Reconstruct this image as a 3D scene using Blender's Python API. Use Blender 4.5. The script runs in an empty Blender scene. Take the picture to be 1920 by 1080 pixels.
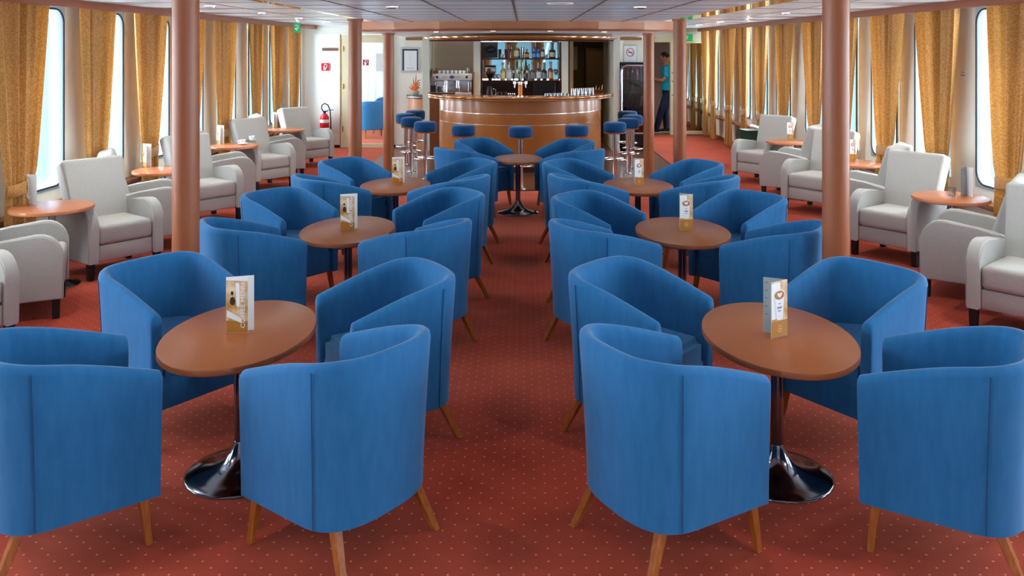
import bpy, bmesh, math, random
from mathutils import Vector, Matrix
random.seed(7)
PI = math.pi
sc = bpy.context.scene
col = sc.collection

# ------------------------------------------------------------------ camera, sky, exposure
FPX, CX, CY, EYE = 1580.0, 982.0, 91.5, 1.85
cam_d = bpy.data.cameras.new('camera')
cam = bpy.data.objects.new('camera', cam_d); col.objects.link(cam)
cam.location = (0, 0, EYE); cam.rotation_euler = (PI/2, 0, 0)
cam_d.sensor_width = 36; cam_d.lens = 36*FPX/1920
cam_d.shift_x = (960-CX)/1920; cam_d.shift_y = (CY-540)/1920
cam_d.clip_start = 0.05; cam_d.clip_end = 400
sc.camera = cam
sc.view_settings.view_transform = 'Standard'; sc.view_settings.look = 'None'
sc.view_settings.gamma = 1; sc.view_settings.use_curve_mapping = False
sc.view_settings.exposure = 0.65

w = bpy.data.worlds.new('sky'); sc.world = w; w.use_nodes = True
nt = w.node_tree; nt.nodes.clear()
o_ = nt.nodes.new('ShaderNodeOutputWorld'); bg = nt.nodes.new('ShaderNodeBackground')
tc = nt.nodes.new('ShaderNodeTexCoord'); sp = nt.nodes.new('ShaderNodeSeparateXYZ'); cr = nt.nodes.new('ShaderNodeValToRGB')
nt.links.new(tc.outputs['Generated'], sp.inputs[0]); nt.links.new(sp.outputs['Z'], cr.inputs[0])
cr.color_ramp.elements[0].position = 0.0; cr.color_ramp.elements[0].color = (0.86, 0.93, 1.0, 1)
cr.color_ramp.elements[1].position = 0.5; cr.color_ramp.elements[1].color = (0.80, 0.90, 1.0, 1)
nt.links.new(cr.outputs[0], bg.inputs[0]); bg.inputs[1].default_value = 15.0
nt.links.new(bg.outputs[0], o_.inputs[0])

# ------------------------------------------------------------------ materials
def lin(c):
    return tuple((x/12.92 if x <= 0.04045 else ((x+0.055)/1.055)**2.4) for x in [v/255 for v in c]) + (1,)
MATS = {}
def mat(name, rgb, rough=0.6, metal=0.0, spec=0.5, noise=None, bump=None, sheen=0, coat=0, emit=None, trans=0, ior=1.45):
    if name in MATS: return MATS[name]
    m = bpy.data.materials.new(name); m.use_nodes = True; MATS[name] = m
    t = m.node_tree; b = t.nodes['Principled BSDF']
    b.inputs['Base Color'].default_value = lin(rgb); b.inputs['Roughness'].default_value = rough
    b.inputs['Metallic'].default_value = metal; b.inputs['Specular IOR Level'].default_value = spec
    b.inputs['IOR'].default_value = ior
    if sheen: b.inputs['Sheen Weight'].default_value = sheen; b.inputs['Sheen Roughness'].default_value = 0.4
    if coat: b.inputs['Coat Weight'].default_value = coat; b.inputs['Coat Roughness'].default_value = 0.12
    if trans: b.inputs['Transmission Weight'].default_value = trans
    if emit: b.inputs['Emission Color'].default_value = lin(emit[0]); b.inputs['Emission Strength'].default_value = emit[1]
    if noise:      # (scale, rgb2, stretch, coords)
        tx = t.nodes.new('ShaderNodeTexCoord'); mp = t.nodes.new('ShaderNodeMapping'); n = t.nodes.new('ShaderNodeTexNoise')
        mx = t.nodes.new('ShaderNodeMix'); mx.data_type = 'RGBA'; rp = t.nodes.new('ShaderNodeValToRGB')
        rp.color_ramp.elements[0].position = 0.35; rp.color_ramp.elements[1].position = 0.65
        mp.inputs['Scale'].default_value = noise[2] if len(noise) > 2 else (1, 1, 1)
        n.inputs['Scale'].default_value = noise[0]; n.inputs['Detail'].default_value = 5
        t.links.new(tx.outputs['Object'], mp.inputs[0]); t.links.new(mp.outputs[0], n.inputs[0])
        t.links.new(n.outputs['Fac'], rp.inputs[0]); t.links.new(rp.outputs[0], mx.inputs[0])
        mx.inputs[6].default_value = lin(rgb); mx.inputs[7].default_value = lin(noise[1])
        t.links.new(mx.outputs[2], b.inputs['Base Color'])
    if bump:       # (scale, strength, stretch)
        tx = t.nodes.new('ShaderNodeTexCoord'); mp = t.nodes.new('ShaderNodeMapping'); n = t.nodes.new('ShaderNodeTexNoise')
        mp.inputs['Scale'].default_value = bump[2] if len(bump) > 2 else (1, 1, 1)
        n.inputs['Scale'].default_value = bump[0]; n.inputs['Detail'].default_value = 3
        bp = t.nodes.new('ShaderNodeBump'); bp.inputs['Strength'].default_value = bump[1]; bp.inputs['Distance'].default_value = 0.01
        t.links.new(tx.outputs['Object'], mp.inputs[0]); t.links.new(mp.outputs[0], n.inputs[0])
        t.links.new(n.outputs['Fac'], bp.inputs['Height']); t.links.new(bp.outputs[0], b.inputs['Normal'])
    return m

BLUE = mat('blue_fabric', (37, 101, 150), 0.9, spec=0.2, noise=(30, (42, 107, 157), (1, 1, .25)), bump=(600, .15, (1, 1, .4)), sheen=0.25)
BSEAM = mat('blue_seam', (20, 70, 114), 0.9)
STOOLB = mat('stool_fabric', (4, 64, 112), 0.85, spec=0.25, bump=(300, .2), sheen=0.2)
HONEY = mat('honey_wood', (166, 92, 30), 0.4, noise=(14, (142, 74, 22), (6, 6, .5)), coat=0.2)
TAN = mat('tan_fabric', (184, 182, 176), 0.95, spec=0.2, noise=(90, (179, 177, 170), (1, 1, 1)), bump=(300, .3))
BLACKW = mat('black_wood', (22, 20, 22), 0.45)
TABLE = mat('cherry_laminate', (146, 84, 44), 0.3, spec=0.4)
TEDGE = mat('cherry_edge', (140, 76, 38), 0.3)
SIDEW = mat('side_table_wood', (188, 114, 74), 0.25, spec=0.5)
CHROME = mat('chrome', (215, 216, 220), 0.16, metal=1)
DCHROME = mat('dark_chrome', (120, 122, 130), 0.14, metal=1)
COLUMN = mat('column_paint', (150, 86, 52), 0.34, spec=0.45)
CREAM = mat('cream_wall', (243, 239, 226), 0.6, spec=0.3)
CREAM2 = mat('cream_wall_darker', (226, 219, 200), 0.6, spec=0.3)  # slightly darker, yellower cream for the far right walls
BEIGE = mat('bar_beige', (206, 190, 165), 0.55)
PILAS = mat('pilaster_paint', (206, 204, 190), 0.5)
DOORF = mat('door_frame_cream', (226, 214, 176), 0.45)
CEILC = mat('ceiling_panel', (218, 242, 255), 0.28, spec=1.0, ior=1.9)
CEILS = mat('side_ceiling_panel', (226, 236, 240), 0.25, spec=1.0, ior=1.9)
JOINT = mat('ceiling_joint', (120, 100, 96), 0.5)
PELM = mat('pelmet_wood', (150, 86, 56), 0.4)
FASC = mat('fascia_wood', (196, 132, 92), 0.35, noise=(2.5, (180, 112, 72), (1, 1, .3)), coat=0.2)
BARW = mat('bar_wood', (172, 104, 42), 0.28, noise=(1.6, (152, 86, 28), (1, 1, .25)), coat=0.35)
BARTOP = mat('bar_top_wood', (128, 82, 44), 0.18, coat=0.5)
GOLDW = mat('gilded_edge', (164, 104, 44), 0.16, metal=0.4, coat=0.6)
DWOOD = mat('dark_wood', (70, 34, 26), 0.35)
MWOOD = mat('mid_wood', (120, 66, 34), 0.4)
SILLW = mat('sill_wood', (150, 92, 62), 0.35)
STRIPE = mat('steel_strip', (235, 228, 220), 0.18, metal=0.9)
MIRROR = mat('mirror_glass', (190, 196, 194), 0.02, metal=1)
MIRSTRIP = mat('mirror_strip', (226, 214, 196), 0.05, metal=1)
ALU = mat('window_aluminium', (196, 214, 222), 0.3, metal=0.4)
GASK = mat('window_gasket', (34, 40, 46), 0.5)
REVEAL = mat('outer_reveal', (84, 112, 126), 0.5)
DECK = mat('outer_deck', (225, 232, 236), 0.6)
RAILM = mat('railing_metal', (46, 58, 66), 0.5)
WHITE = mat('white_paint', (238, 238, 236), 0.4)
PORC = mat('white_porcelain', (244, 244, 242), 0.15, coat=0.4)
BLACK = mat('black_plastic', (16, 16, 20), 0.35)
DGREY = mat('dark_grey', (58, 58, 66), 0.4)
LGREY = mat('light_grey', (190, 192, 194), 0.4)
RED = mat('signal_red', (205, 22, 34), 0.35)
GREEN = mat('exit_green', (20, 140, 84), 0.4)
DGREEN = mat('green_cloth', (38, 66, 50), 0.9)
ORANGE = mat('flower_orange', (226, 100, 24), 0.5)
AMBER = mat('amber_label', (222, 130, 30), 0.4)
STEEL = mat('brushed_steel', (200, 200, 200), 0.22, metal=1)
PAPER = mat('paper', (235, 234, 232), 0.6)
OLIVE = mat('back_room_wall', (120, 104, 58), 0.6)
PINKW = mat('crew_room_wall', (170, 142, 132), 0.6)
FRIDGEB = mat('fridge_black', (20, 20, 26), 0.25)

def glassy(name, rgb, alpha=0.25, rough=0.02):
    m = bpy.data.materials.new(name); m.use_nodes = True; t = m.node_tree; t.nodes.clear()
    o = t.nodes.new('ShaderNodeOutputMaterial'); a = t.nodes.new('ShaderNodeBsdfTransparent'); g = t.nodes.new('ShaderNodeBsdfGlossy')
    x = t.nodes.new('ShaderNodeMixShader'); f = t.nodes.new('ShaderNodeLayerWeight'); f.inputs[0].default_value = .5
    pw = t.nodes.new('ShaderNodeMath'); pw.operation = 'POWER'; pw.inputs[1].default_value = 5
    a.inputs[0].default_value = lin(rgb); g.inputs['Roughness'].default_value = rough
    mth = t.nodes.new('ShaderNodeMath'); mth.operation = 'MULTIPLY_ADD'; mth.inputs[1].default_value = 0.8; mth.inputs[2].default_value = alpha+.04
    t.links.new(f.outputs['Facing'], pw.inputs[0]); t.links.new(pw.outputs[0], mth.inputs[0]); t.links.new(mth.outputs[0], x.inputs[0])
    t.links.new(a.outputs[0], x.inputs[1]); t.links.new(g.outputs[0], x.inputs[2]); t.links.new(x.outputs[0], o.inputs[0])
    return m
PANE = glassy('window_glass', (246, 250, 252), 0.0)
GLASS = glassy('drinking_glass', (225, 232, 232), 0.16)
DOORGL = glassy('door_glass', (215, 222, 220), 0.04)
FRGL = glassy('fridge_glass', (120, 120, 132), 0.06)

def curtain_mat():
    m = bpy.data.materials.new('gold_damask'); m.use_nodes = True; t = m.node_tree
    b = t.nodes['Principled BSDF']; o = t.nodes['Material Output']
    tx = t.nodes.new('ShaderNodeTexCoord'); n = t.nodes.new('ShaderNodeTexNoise'); n.inputs['Scale'].default_value = 75; n.inputs['Detail'].default_value = 5
    rp = t.nodes.new('ShaderNodeValToRGB'); rp.color_ramp.elements[0].position = .45; rp.color_ramp.elements[1].position = .55
    rp.color_ramp.elements[0].color = lin((178, 120, 48)); rp.color_ramp.elements[1].color = lin((202, 144, 66))
    t.links.new(tx.outputs['Object'], n.inputs[0]); t.links.new(n.outputs['Fac'], rp.inputs[0]); t.links.new(rp.outputs[0], b.inputs['Base Color'])
    b.inputs['Roughness'].default_value = 0.55; b.inputs['Sheen Weight'].default_value = 0.3
    tr = t.nodes.new('ShaderNodeBsdfTranslucent'); t.links.new(rp.outputs[0], tr.inputs[0])
    mx = t.nodes.new('ShaderNodeMixShader'); mx.inputs[0].default_value = 0.12
    t.links.new(b.outputs[0], mx.inputs[1]); t.links.new(tr.outputs[0], mx.inputs[2]); t.links.new(mx.outputs[0], o.inputs['Surface'])
    return m
CURT = curtain_mat()

def carpet_mat():
    m = bpy.data.materials.new('dotted_carpet'); m.use_nodes = True; t = m.node_tree; b = t.nodes['Principled BSDF']
    N = t.nodes.new; L = t.links.new
    tx = N('ShaderNodeTexCoord'); s = N('ShaderNodeSeparateXYZ'); L(tx.outputs['Object'], s.inputs[0])
    def math_(op, a, bb=None, c=None):
        n = N('ShaderNodeMath'); n.operation = op
        for i, v in enumerate((a, bb, c)):
            if v is None: continue
            if isinstance(v, (int, float)): n.inputs[i].default_value = v
            else: L(v, n.inputs[i])
        return n.outputs[0]
    px, py = 0.0892, 0.078
    def dots(ox, oy):
        u = math_('ADD', math_('DIVIDE', s.outputs['X'], px), ox + 200); v = math_('ADD', math_('DIVIDE', s.outputs['Y'], py), oy + 200)
        fu = math_('MULTIPLY', math_('SUBTRACT', math_('FRACT', u), .5), px); fv = math_('MULTIPLY', math_('SUBTRACT', math_('FRACT', v), .5), py)
        d = math_('SQRT', math_('ADD', math_('MULTIPLY', fu, fu), math_('MULTIPLY', fv, fv)))
        return math_('LESS_THAN', d, 0.0042)
    dd = math_('MAXIMUM', dots(0, 0), dots(.5, .5))
    n = N('ShaderNodeTexNoise'); n.inputs['Scale'].default_value = 2.2; n.inputs['Detail'].default_value = 6; L(tx.outputs['Object'], n.inputs[0])
    rp = N('ShaderNodeValToRGB'); L(n.outputs['Fac'], rp.inputs[0]); rp.color_ramp.elements[0].position = .3; rp.color_ramp.elements[1].position = .7
    rp.color_ramp.elements[0].color = lin((134, 40, 25)); rp.color_ramp.elements[1].color = lin((164, 60, 41))
    mx = N('ShaderNodeMix'); mx.data_type = 'RGBA'; L(dd, mx.inputs[0]); L(rp.outputs[0], mx.inputs[6]); mx.inputs[7].default_value = lin((210, 138, 104))
    L(mx.outputs[2], b.inputs['Base Color']); b.inputs['Roughness'].default_value = 0.95; b.inputs['Specular IOR Level'].default_value = 0.15
    b.inputs['Sheen Weight'].default_value = 0.4; b.inputs['Sheen Tint'].default_value = lin((255, 150, 120))
    n2 = N('ShaderNodeTexNoise'); n2.inputs['Scale'].default_value = 300; L(tx.outputs['Object'], n2.inputs[0])
    bp = N('ShaderNodeBump'); bp.inputs['Strength'].default_value = .4; bp.inputs['Distance'].default_value = .004; L(n2.outputs['Fac'], bp.inputs['Height']); L(bp.outputs[0], b.inputs['Normal'])
    return m
CARPET = carpet_mat()
LAMIN = mat('bar_floor_laminate', (112, 72, 54), 0.3, noise=(3, (96, 58, 42), (1, 6, 1)), coat=0.2)

# ------------------------------------------------------------------ mesh helpers
def finish(bm, smooth=40):
    bmesh.ops.recalc_face_normals(bm, faces=bm.faces)
    me = bpy.data.meshes.new('mesh'); bm.to_mesh(me); bm.free()
    if smooth:
        for p in me.polygons: p.use_smooth = True
        try: me.set_sharp_from_angle(angle=math.radians(smooth))
        except Exception: pass
    return me
def obj(name, bm, m, parent=None, smooth=40, loc=None, rot=None):
    me = finish(bm, smooth) if isinstance(bm, bmesh.types.BMesh) else bm
    me.name = name
    o = bpy.data.objects.new(name, me); col.objects.link(o)
    for x in (m if isinstance(m, (list, tuple)) else [m]):
        if len(me.materials) < (len(m) if isinstance(m, (list, tuple)) else 1): me.materials.append(x)
    if parent: o.parent = parent
    if loc: o.location = loc
    if rot: o.rotation_euler = rot
    return o
def tag(o, label=None, cat=None, group=None, kind=None):
    if label: o['label'] = label
    if cat: o['category'] = cat
    if group: o['group'] = group
    if kind: o['kind'] = kind
    return o
def struct(name, bm, m, parent=None, smooth=40, label=None):
    o = obj(name, bm, m, parent, smooth); o['kind'] = 'structure'
    if label: o['label'] = label
    return o
def thing(name, label, cat, loc=(0, 0, 0), rz=0, group=None):
    o = bpy.data.objects.new(name, None); col.objects.link(o); o.empty_display_size = .1
    o.location = loc; o.rotation_euler = (0, 0, rz)
    return tag(o, label, cat, group)
KIDS = {}
def dup(root, loc, rz=None, label=None, group=None, scale=None):
    def rec(o, par):
        c = o.copy(); col.objects.link(c)
        if par: c.parent = par
        for ch in CH.get(o.name, []): rec(ch, c)
        return c
    CH = {}
    for o in bpy.data.objects:
        if o.parent: CH.setdefault(o.parent.name, []).append(o)
    r = rec(root, None); r.location = loc
    if rz is not None: r.rotation_euler = (0, 0, rz)
    if scale: r.scale = scale
    if label: r['label'] = label
    if group: r['group'] = group
    return r
def NB(): return bmesh.new()
def box(bm, x0, x1, y0, y1, z0, z1, bev=0, seg=2, M=None):
    r = bmesh.ops.create_cube(bm, size=1)
    vs = r['verts']
    bmesh.ops.scale(bm, vec=(x1-x0, y1-y0, z1-z0), verts=vs)
    bmesh.ops.translate(bm, vec=((x0+x1)/2, (y0+y1)/2, (z0+z1)/2), verts=vs)
    if bev:
        es = list({e for v in vs for e in v.link_edges})
        rr = bmesh.ops.bevel(bm, geom=es, offset=bev, segments=seg, profile=.5, affect='EDGES')
        vs = rr['verts'] if not vs[0].is_valid else vs
        vs = list({v for f in rr['faces'] for v in f.verts} | {v for v in vs if v.is_valid})
        seen = set(vs); st = list(vs)
        while st:
            v = st.pop()
            for e in v.link_edges:
                q = e.other_vert(v)
                if q not in seen: seen.add(q); st.append(q)
        vs = list(seen)
    if M is not None: bmesh.ops.transform(bm, matrix=M, verts=vs)
    return vs
def cyl(bm, p, q, r0, r1=None, n=20, caps=True):
    r1 = r0 if r1 is None else r1
    p, q = Vector(p), Vector(q); d = q-p
    if d.length < 1e-6: return []
    r = bmesh.ops.create_cone(bm, cap_ends=caps, segments=n, radius1=r0, radius2=r1, depth=d.length)
    M = Matrix.Translation((p+q)/2) @ d.to_track_quat('Z', 'Y').to_matrix().to_4x4()
    bmesh.ops.transform(bm, matrix=M, verts=r['verts']); return r['verts']
def lathe(bm, prof, n=32, c=(0, 0), a0=0, a1=2*PI, sx=1, sy=1):
    full = abs(a1-a0-2*PI) < 1e-6
    m = n if full else n+1
    rings = []
    for r, z in prof:
        if r < 1e-6 and full: rings.append([bm.verts.new((c[0], c[1], z))]*m)
        else: rings.append([bm.verts.new((c[0]+sx*r*math.cos(a0+(a1-a0)*i/n), c[1]+sy*r*math.sin(a0+(a1-a0)*i/n), z)) for i in range(m)])
    for A, B in zip(rings, rings[1:]):
        for i in range(n):
            j = (i+1) % m
            f = []
            for v in (A[i], A[j], B[j], B[i]):
                if v not in f: f.append(v)
            if len(f) > 2: bm.faces.new(f)
    return rings
def tube(bm, pts, r, n=8, closed=False):
    pts = [Vector(p) for p in pts]; N = len(pts); rings = []; prev = None
    for i in range(N):
        if closed: d = pts[(i+1) % N]-pts[i-1]
        else: d = pts[min(i+1, N-1)]-pts[max(i-1, 0)]
        d.normalize()
        if prev is None:
            a = Vector((0, 0, 1)) if abs(d.z) < .9 else Vector((1, 0, 0)); u = d.cross(a).normalized()
        else: u = (prev - d*prev.dot(d)).normalized()
        prev = u; v = d.cross(u)
        rr = r[i] if isinstance(r, (list, tuple)) else r
        rings.append([bm.verts.new(pts[i]+u*rr*math.cos(2*PI*k/n)+v*rr*math.sin(2*PI*k/n)) for k in range(n)])
    for i in range(N if closed else N-1):
        A, B = rings[i], rings[(i+1) % N]
        for k in range(n): bm.faces.new((A[k], A[(k+1) % n], B[(k+1) % n], B[k]))
    if not closed: bm.faces.new(rings[0][::-1]); bm.faces.new(rings[-1])
def prism(bm, pts, z0, z1, M=None):
    a = [bm.verts.new((x, y, z0)) for x, y in pts]; b = [bm.verts.new((x, y, z1)) for x, y in pts]
    n = len(pts)
    bm.faces.new(a[::-1]); bm.faces.new(b)
    for i in range(n): bm.faces.new((a[i], a[(i+1) % n], b[(i+1) % n], b[i]))
    if M is not None: bmesh.ops.transform(bm, matrix=M, verts=a+b)
    return a+b
def area(name, loc, rot, sx, sy, power, color=(1, 1, 1), spread=None):
    l = bpy.data.lights.new(name, 'AREA'); l.shape = 'RECTANGLE'; l.size = sx; l.size_y = sy; l.energy = power*.75; l.color = color
    if spread: l.spread = spread
    o = bpy.data.objects.new(name, l); o.location = loc; o.rotation_euler = rot; col.objects.link(o); return o

# ------------------------------------------------------------------ side walls, windows, outside
def WX(side, s): return (-4.34+.0125*s) if side < 0 else (4.32-.018*s)
def wp(side, s, n, z): return (WX(side, s)+side*n, s, z)     # n > 0 is outwards
def wbox(bm, side, s0, s1, n0, n1, z0, z1):
    vs = box(bm, 0, 1, 0, 1, 0, 1)
    for v in vs:
        v.co = Vector(wp(side, s0+(s1-s0)*round(v.co.y), n0+(n1-n0)*round(v.co.x), z0+(z1-z0)*round(v.co.z)))
LC = [(6.5, 7.23), (7.75, 8.38), (8.77, 9.54), (9.85, 10.65), (11.0, 11.8), (12.35, 12.98), (13.4, 13.95), (14.3, 15.05)]
RC = [(6.62, 7.32), (7.79, 8.55), (8.93, 9.68), (10.05, 10.75), (11.1, 11.83), (12.4, 13.1), (13.5, 14.2), (14.6, 15.15), (15.55, 16.3), (16.75, 17.35)]
LC0 = [(-2.0, -1.3), (-.8, -.1), (.4, 1.1), (1.6, 2.3), (2.8, 3.5), (4.0, 4.7), (5.25, 5.95)]
def win_of(c, side):
    f = {7.23: 7.75, 8.38: 8.87, 9.54: 9.98, 7.32: 7.76, 8.55: 8.93, 9.68: 10.0}.get(c[1], c[1]*1.042-(.10 if side < 0 else .12))
    return (f-.68, f)
ZS, ZT = .60, 2.225
CEIL_S, CEIL_C, SOFF = 2.285, 2.20, 2.08
wn = 0
for side, cs, end in ((-1, LC0+LC, 15.8), (1, LC0+RC, 18.1)):
    wins = [win_of(c, side) for c in cs]
    bm = NB()
    wbox(bm, side, -4, end, 0, .12, 0, ZS); wbox(bm, side, -4, end, 0, .12, ZT, CEIL_S+.1)
    s = -4
    for a, b in wins: wbox(bm, side, s, a, 0, .12, ZS, ZT); s = b
    wbox(bm, side, s, end+.05, 0, .12, ZS, ZT)
    struct('wall_left' if side < 0 else 'wall_right', bm, CREAM, smooth=0)
    for a, b in wins:
        wn += 1
        # frame: rectangular outside, rounded inside
        bm = NB(); r = .13; cs_, cz = (a+b)/2, (ZS+ZT)/2; hs, hz = (b-a)/2, (ZT-ZS)/2
        def loop(hs, hz, r, n):
            out = []
            for qx, qz, a0 in ((1, 1, 0), (-1, 1, 90), (-1, -1, 180), (1, -1, 270)):
                for k in range(7):
                    t = math.radians(a0+15*k); out.append((cs_+qx*(hs-r)+r*math.cos(t), n, cz+qz*(hz-r)+r*math.sin(t)))
            return out
        L1 = loop(hs+.02, hz+.02, .005, -.012); L2 = loop(hs-.012, hz-.012, r, -.018); L3 = loop(hs-.03, hz-.03, r-.015, .02); L4 = loop(hs-.034, hz-.034, r-.015, .09)
        rings = [[bm.verts.new(wp(side, *(p[0], p[1], p[2]))) for p in L] for L in (L1, L2, L3, L4)]
        k = len(L1)
        for A, B in zip(rings, rings[1:]):
            for i in range(k): bm.faces.new((A[i], A[(i+1) % k], B[(i+1) % k], B[i]))
        fr = struct('window_%d' % wn, bm, ALU)
        bm = NB(); g = [wp(side, *p) for p in loop(hs-.014, hz-.014, r-.002, -.02)]; tube(bm, g, .0085, 6, True)
        obj('gasket', bm, GASK, fr)
        bm = NB(); wbox(bm, side, a+.01, b-.01, .095, .103, ZS+.01, ZT-.01); obj('pane', bm, PANE, fr, 0)
        # outer reveal
        bm = NB(); wbox(bm, side, b-.005, b+.03, .12, .42, ZS-.03, ZT+.03); wbox(bm, side, a-.03, a+.005, .12, .42, ZS-.03, ZT+.03)
        wbox(bm, side, a-.03, b+.03, .12, .42, ZT+.005, ZT+.04)
        obj('outer_reveal', bm, REVEAL, fr, 0)
        lp = area('window_portal', wp(side, (a+b)/2, .44, cz), (0, side*PI/2, 0), ZT-ZS, b-a+.05, 1); lp.data.cycles.is_portal = True
    # sill ledge + pelmet
    bm = NB(); wbox(bm, side, -4, end, -.12, .0, .445, .48); wbox(bm, side, -4, end, -.02, 0, .40, .445)
    struct('trim_%d' % (1 if side < 0 else 2), bm, SILLW, smooth=0)
    bm = NB(); wbox(bm, side, -4, end, -.26, -.235, 2.215, CEIL_S); struct('trim_%d' % (3 if side < 0 else 4), bm, PELM, smooth=0)
    bm = NB(); wbox(bm, side, -4, end, -.015, 0, 0, .07); struct('baseboard_'+('left' if side < 0 else 'right'), bm, SILLW, smooth=0)
    # outside: deck, railing
    bm = NB(); wbox(bm, side, -6, 22, .13, 3.0, -.12, -.02); struct('trim_%d' % (5 if side < 0 else 6), bm, DECK, smooth=0)
    rl = thing('ship_railing', 'metal railing of horizontal bars on the outer deck, ' + ('left side of the ship' if side < 0 else 'right side of the ship'), 'railing', (0, 0, 0))
    for z, rr in ((1.09, .035), (.85, .016), (.62, .016), (.38, .016)):
        bm = NB(); cyl(bm, wp(side, -6, .95, z), wp(side, 20, .95, z), rr, n=8); obj('rail_bar', bm, RAILM, rl)
    for s in [x*1.9-5 for x in range(13)]:
        bm = NB(); cyl(bm, wp(side, s, .95, -.02), wp(side, s, .95, 1.08), .02, n=8); obj('post', bm, RAILM, rl)

# rear wall behind the camera, seen in the bar mirror
bm = NB(); xs = [(-3.6+1.1*i, -2.95+1.1*i) for i in range(7)]
box(bm, -4.5, 4.5, -4.12, -4, 0, .45); box(bm, -4.5, 4.5, -4.12, -4, 2.2, 2.4); x = -4.5
for a, b in xs: box(bm, x, a, -4.12, -4, .45, 2.2); x = b
box(bm, x, 4.5, -4.12, -4, .45, 2.2); struct('wall_rear', bm, CREAM, smooth=0)
for a, b in xs:
    wn += 1; bm = NB()
    for q in ((a, a+.03, .45, 2.2), (b-.03, b, .45, 2.2), (a, b, .45, .48), (a, b, 2.17, 2.2)): box(bm, q[0], q[1], -4.1, -4.04, q[2], q[3])
    fr = struct('window_%d' % wn, bm, ALU, smooth=0); bm = NB(); box(bm, a, b, -4.08, -4.075, .45, 2.2); obj('pane', bm, PANE, fr, 0)
    lp = area('window_portal', ((a+b)/2, -4.14, 1.3), (PI/2, 0, 0), b-a, 1.75, 1); lp.rotation_euler = (PI/2, 0, 0); lp.data.cycles.is_portal = True

bm = NB(); box(bm, -4.6, 4.6, -8.2, -4.15, 2.42, 2.5); box(bm, -4.6, 4.6, -8.2, -8.1, -.1, 2.42); box(bm, -4.6, 4.6, -8.1, -4.2, -.15, -.1); struct('wall_sky_blocker', bm, mat('sky_blocker_paint', (120, 156, 168), .6), smooth=0)  # unseen roof and bulkhead added to dim the sky in the bar mirror
bm = NB()
for x in (-3, -1.2, .6, 2.4): cyl(bm, (x, -7.5, -.1), (x+.6, -7.5, 2.42), .06, n=10)
struct('trim_20', bm, WHITE)
# ------------------------------------------------------------------ floor and ceilings
bm = NB(); box(bm, -4.6, 4.6, -4.2, 24, -.1, 0); struct('floor', bm, CARPET, smooth=0)
FC = (-.06, 13.4)
pts = [(FC[0]+2.4*math.cos(PI+PI*i/48), FC[1]+2.43*math.sin(PI+PI*i/48)) for i in range(49)] + [(2.34, 16.9), (-2.46, 15.8)]
bm = NB(); prism(bm, pts, 0.0, .006); struct('floor_bar', bm, LAMIN, smooth=0)
bm = NB(); tube(bm, [(x, y, .006) for x, y in pts[:49]]+[(2.34, 15.7, .006)], .008, 6); struct('trim_7', bm, GASK)

bm = NB(); box(bm, -4.6, 4.6, -4.2, 24, CEIL_S, CEIL_S+.1); struct('ceiling', bm, CEILS, smooth=0)
bm = NB(); box(bm, -1.90, 1.76, -4.0, 11.2, CEIL_C, CEIL_S-.001); struct('ceiling_centre', bm, CEILC, smooth=0)
bm = NB()
for X in (-1.44, -.73, -.08, .59, 1.26): box(bm, X-.010, X+.010, -4, 11, CEIL_C-.003, CEIL_C)
y = 0.0
while y < 11: box(bm, -1.9, 1.76, y-.006, y+.006, CEIL_C-.002, CEIL_C); y += .615
struct('trim_8', bm, JOINT, smooth=0)
bm = NB()
for sd in (-1, 1):
    for X in (3.0,): box(bm, sd*X-.004, sd*X+.004, -4, 15.7, CEIL_S-.003, CEIL_S)
y = 4.3
while y < 15.7:
    for sd in (-1, 1): box(bm, min(sd*1.9, sd*3.95), max(sd*1.9, sd*3.95), y-.004, y+.004, CEIL_S-.003, CEIL_S)
    y += 1.2
struct('trim_9', bm, JOINT, smooth=0)
bm = NB(); box(bm, 1.76, 2.42, -4, 12.6, CEIL_S-.008, CEIL_S-.001); struct('trim_10', bm, MIRSTRIP, smooth=0)
bm = NB(); box(bm, -2.42, -1.90, -4, 12.0, CEIL_S-.008, CEIL_S-.001); struct('trim_11', bm, MIRSTRIP, smooth=0)
# drum soffit over the bar
BC = (-.06, 13.8)
def arc(R, x_lim, n=40, c=BC):
    a = math.acos(min(1, x_lim/R)); return [(c[0]+R*math.cos(PI+a+(PI-2*a)*i/n), c[1]+R*math.sin(PI+a+(PI-2*a)*i/n)) for i in range(n+1)]
A = arc(3.15, 2.16, 14); pts = A+[(2.10, 15.75), (-2.22, 15.75)]
bm = NB(); prism(bm, pts, SOFF, CEIL_S-.002); struct('ceiling_soffit', bm, WHITE, smooth=0)
bm = NB(); A2 = arc(3.18, 2.2, 7)
for p, q in zip(A2, A2[1:]):
    d = (Vector(q)-Vector(p)); nrm = Vector((-d.y, d.x)).normalized()*.02
    prism(bm, [p, q, (q[0]+nrm.x, q[1]+nrm.y), (p[0]+nrm.x, p[1]+nrm.y)], SOFF+.02, CEIL_C+.02)
struct('trim_12', bm, FASC, smooth=0)
bm = NB(); tube(bm, [(x, y, SOFF+.008) for x, y in arc(3.19, 2.22, 40)], .013, 8); struct('trim_13', bm, PELM)

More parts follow.
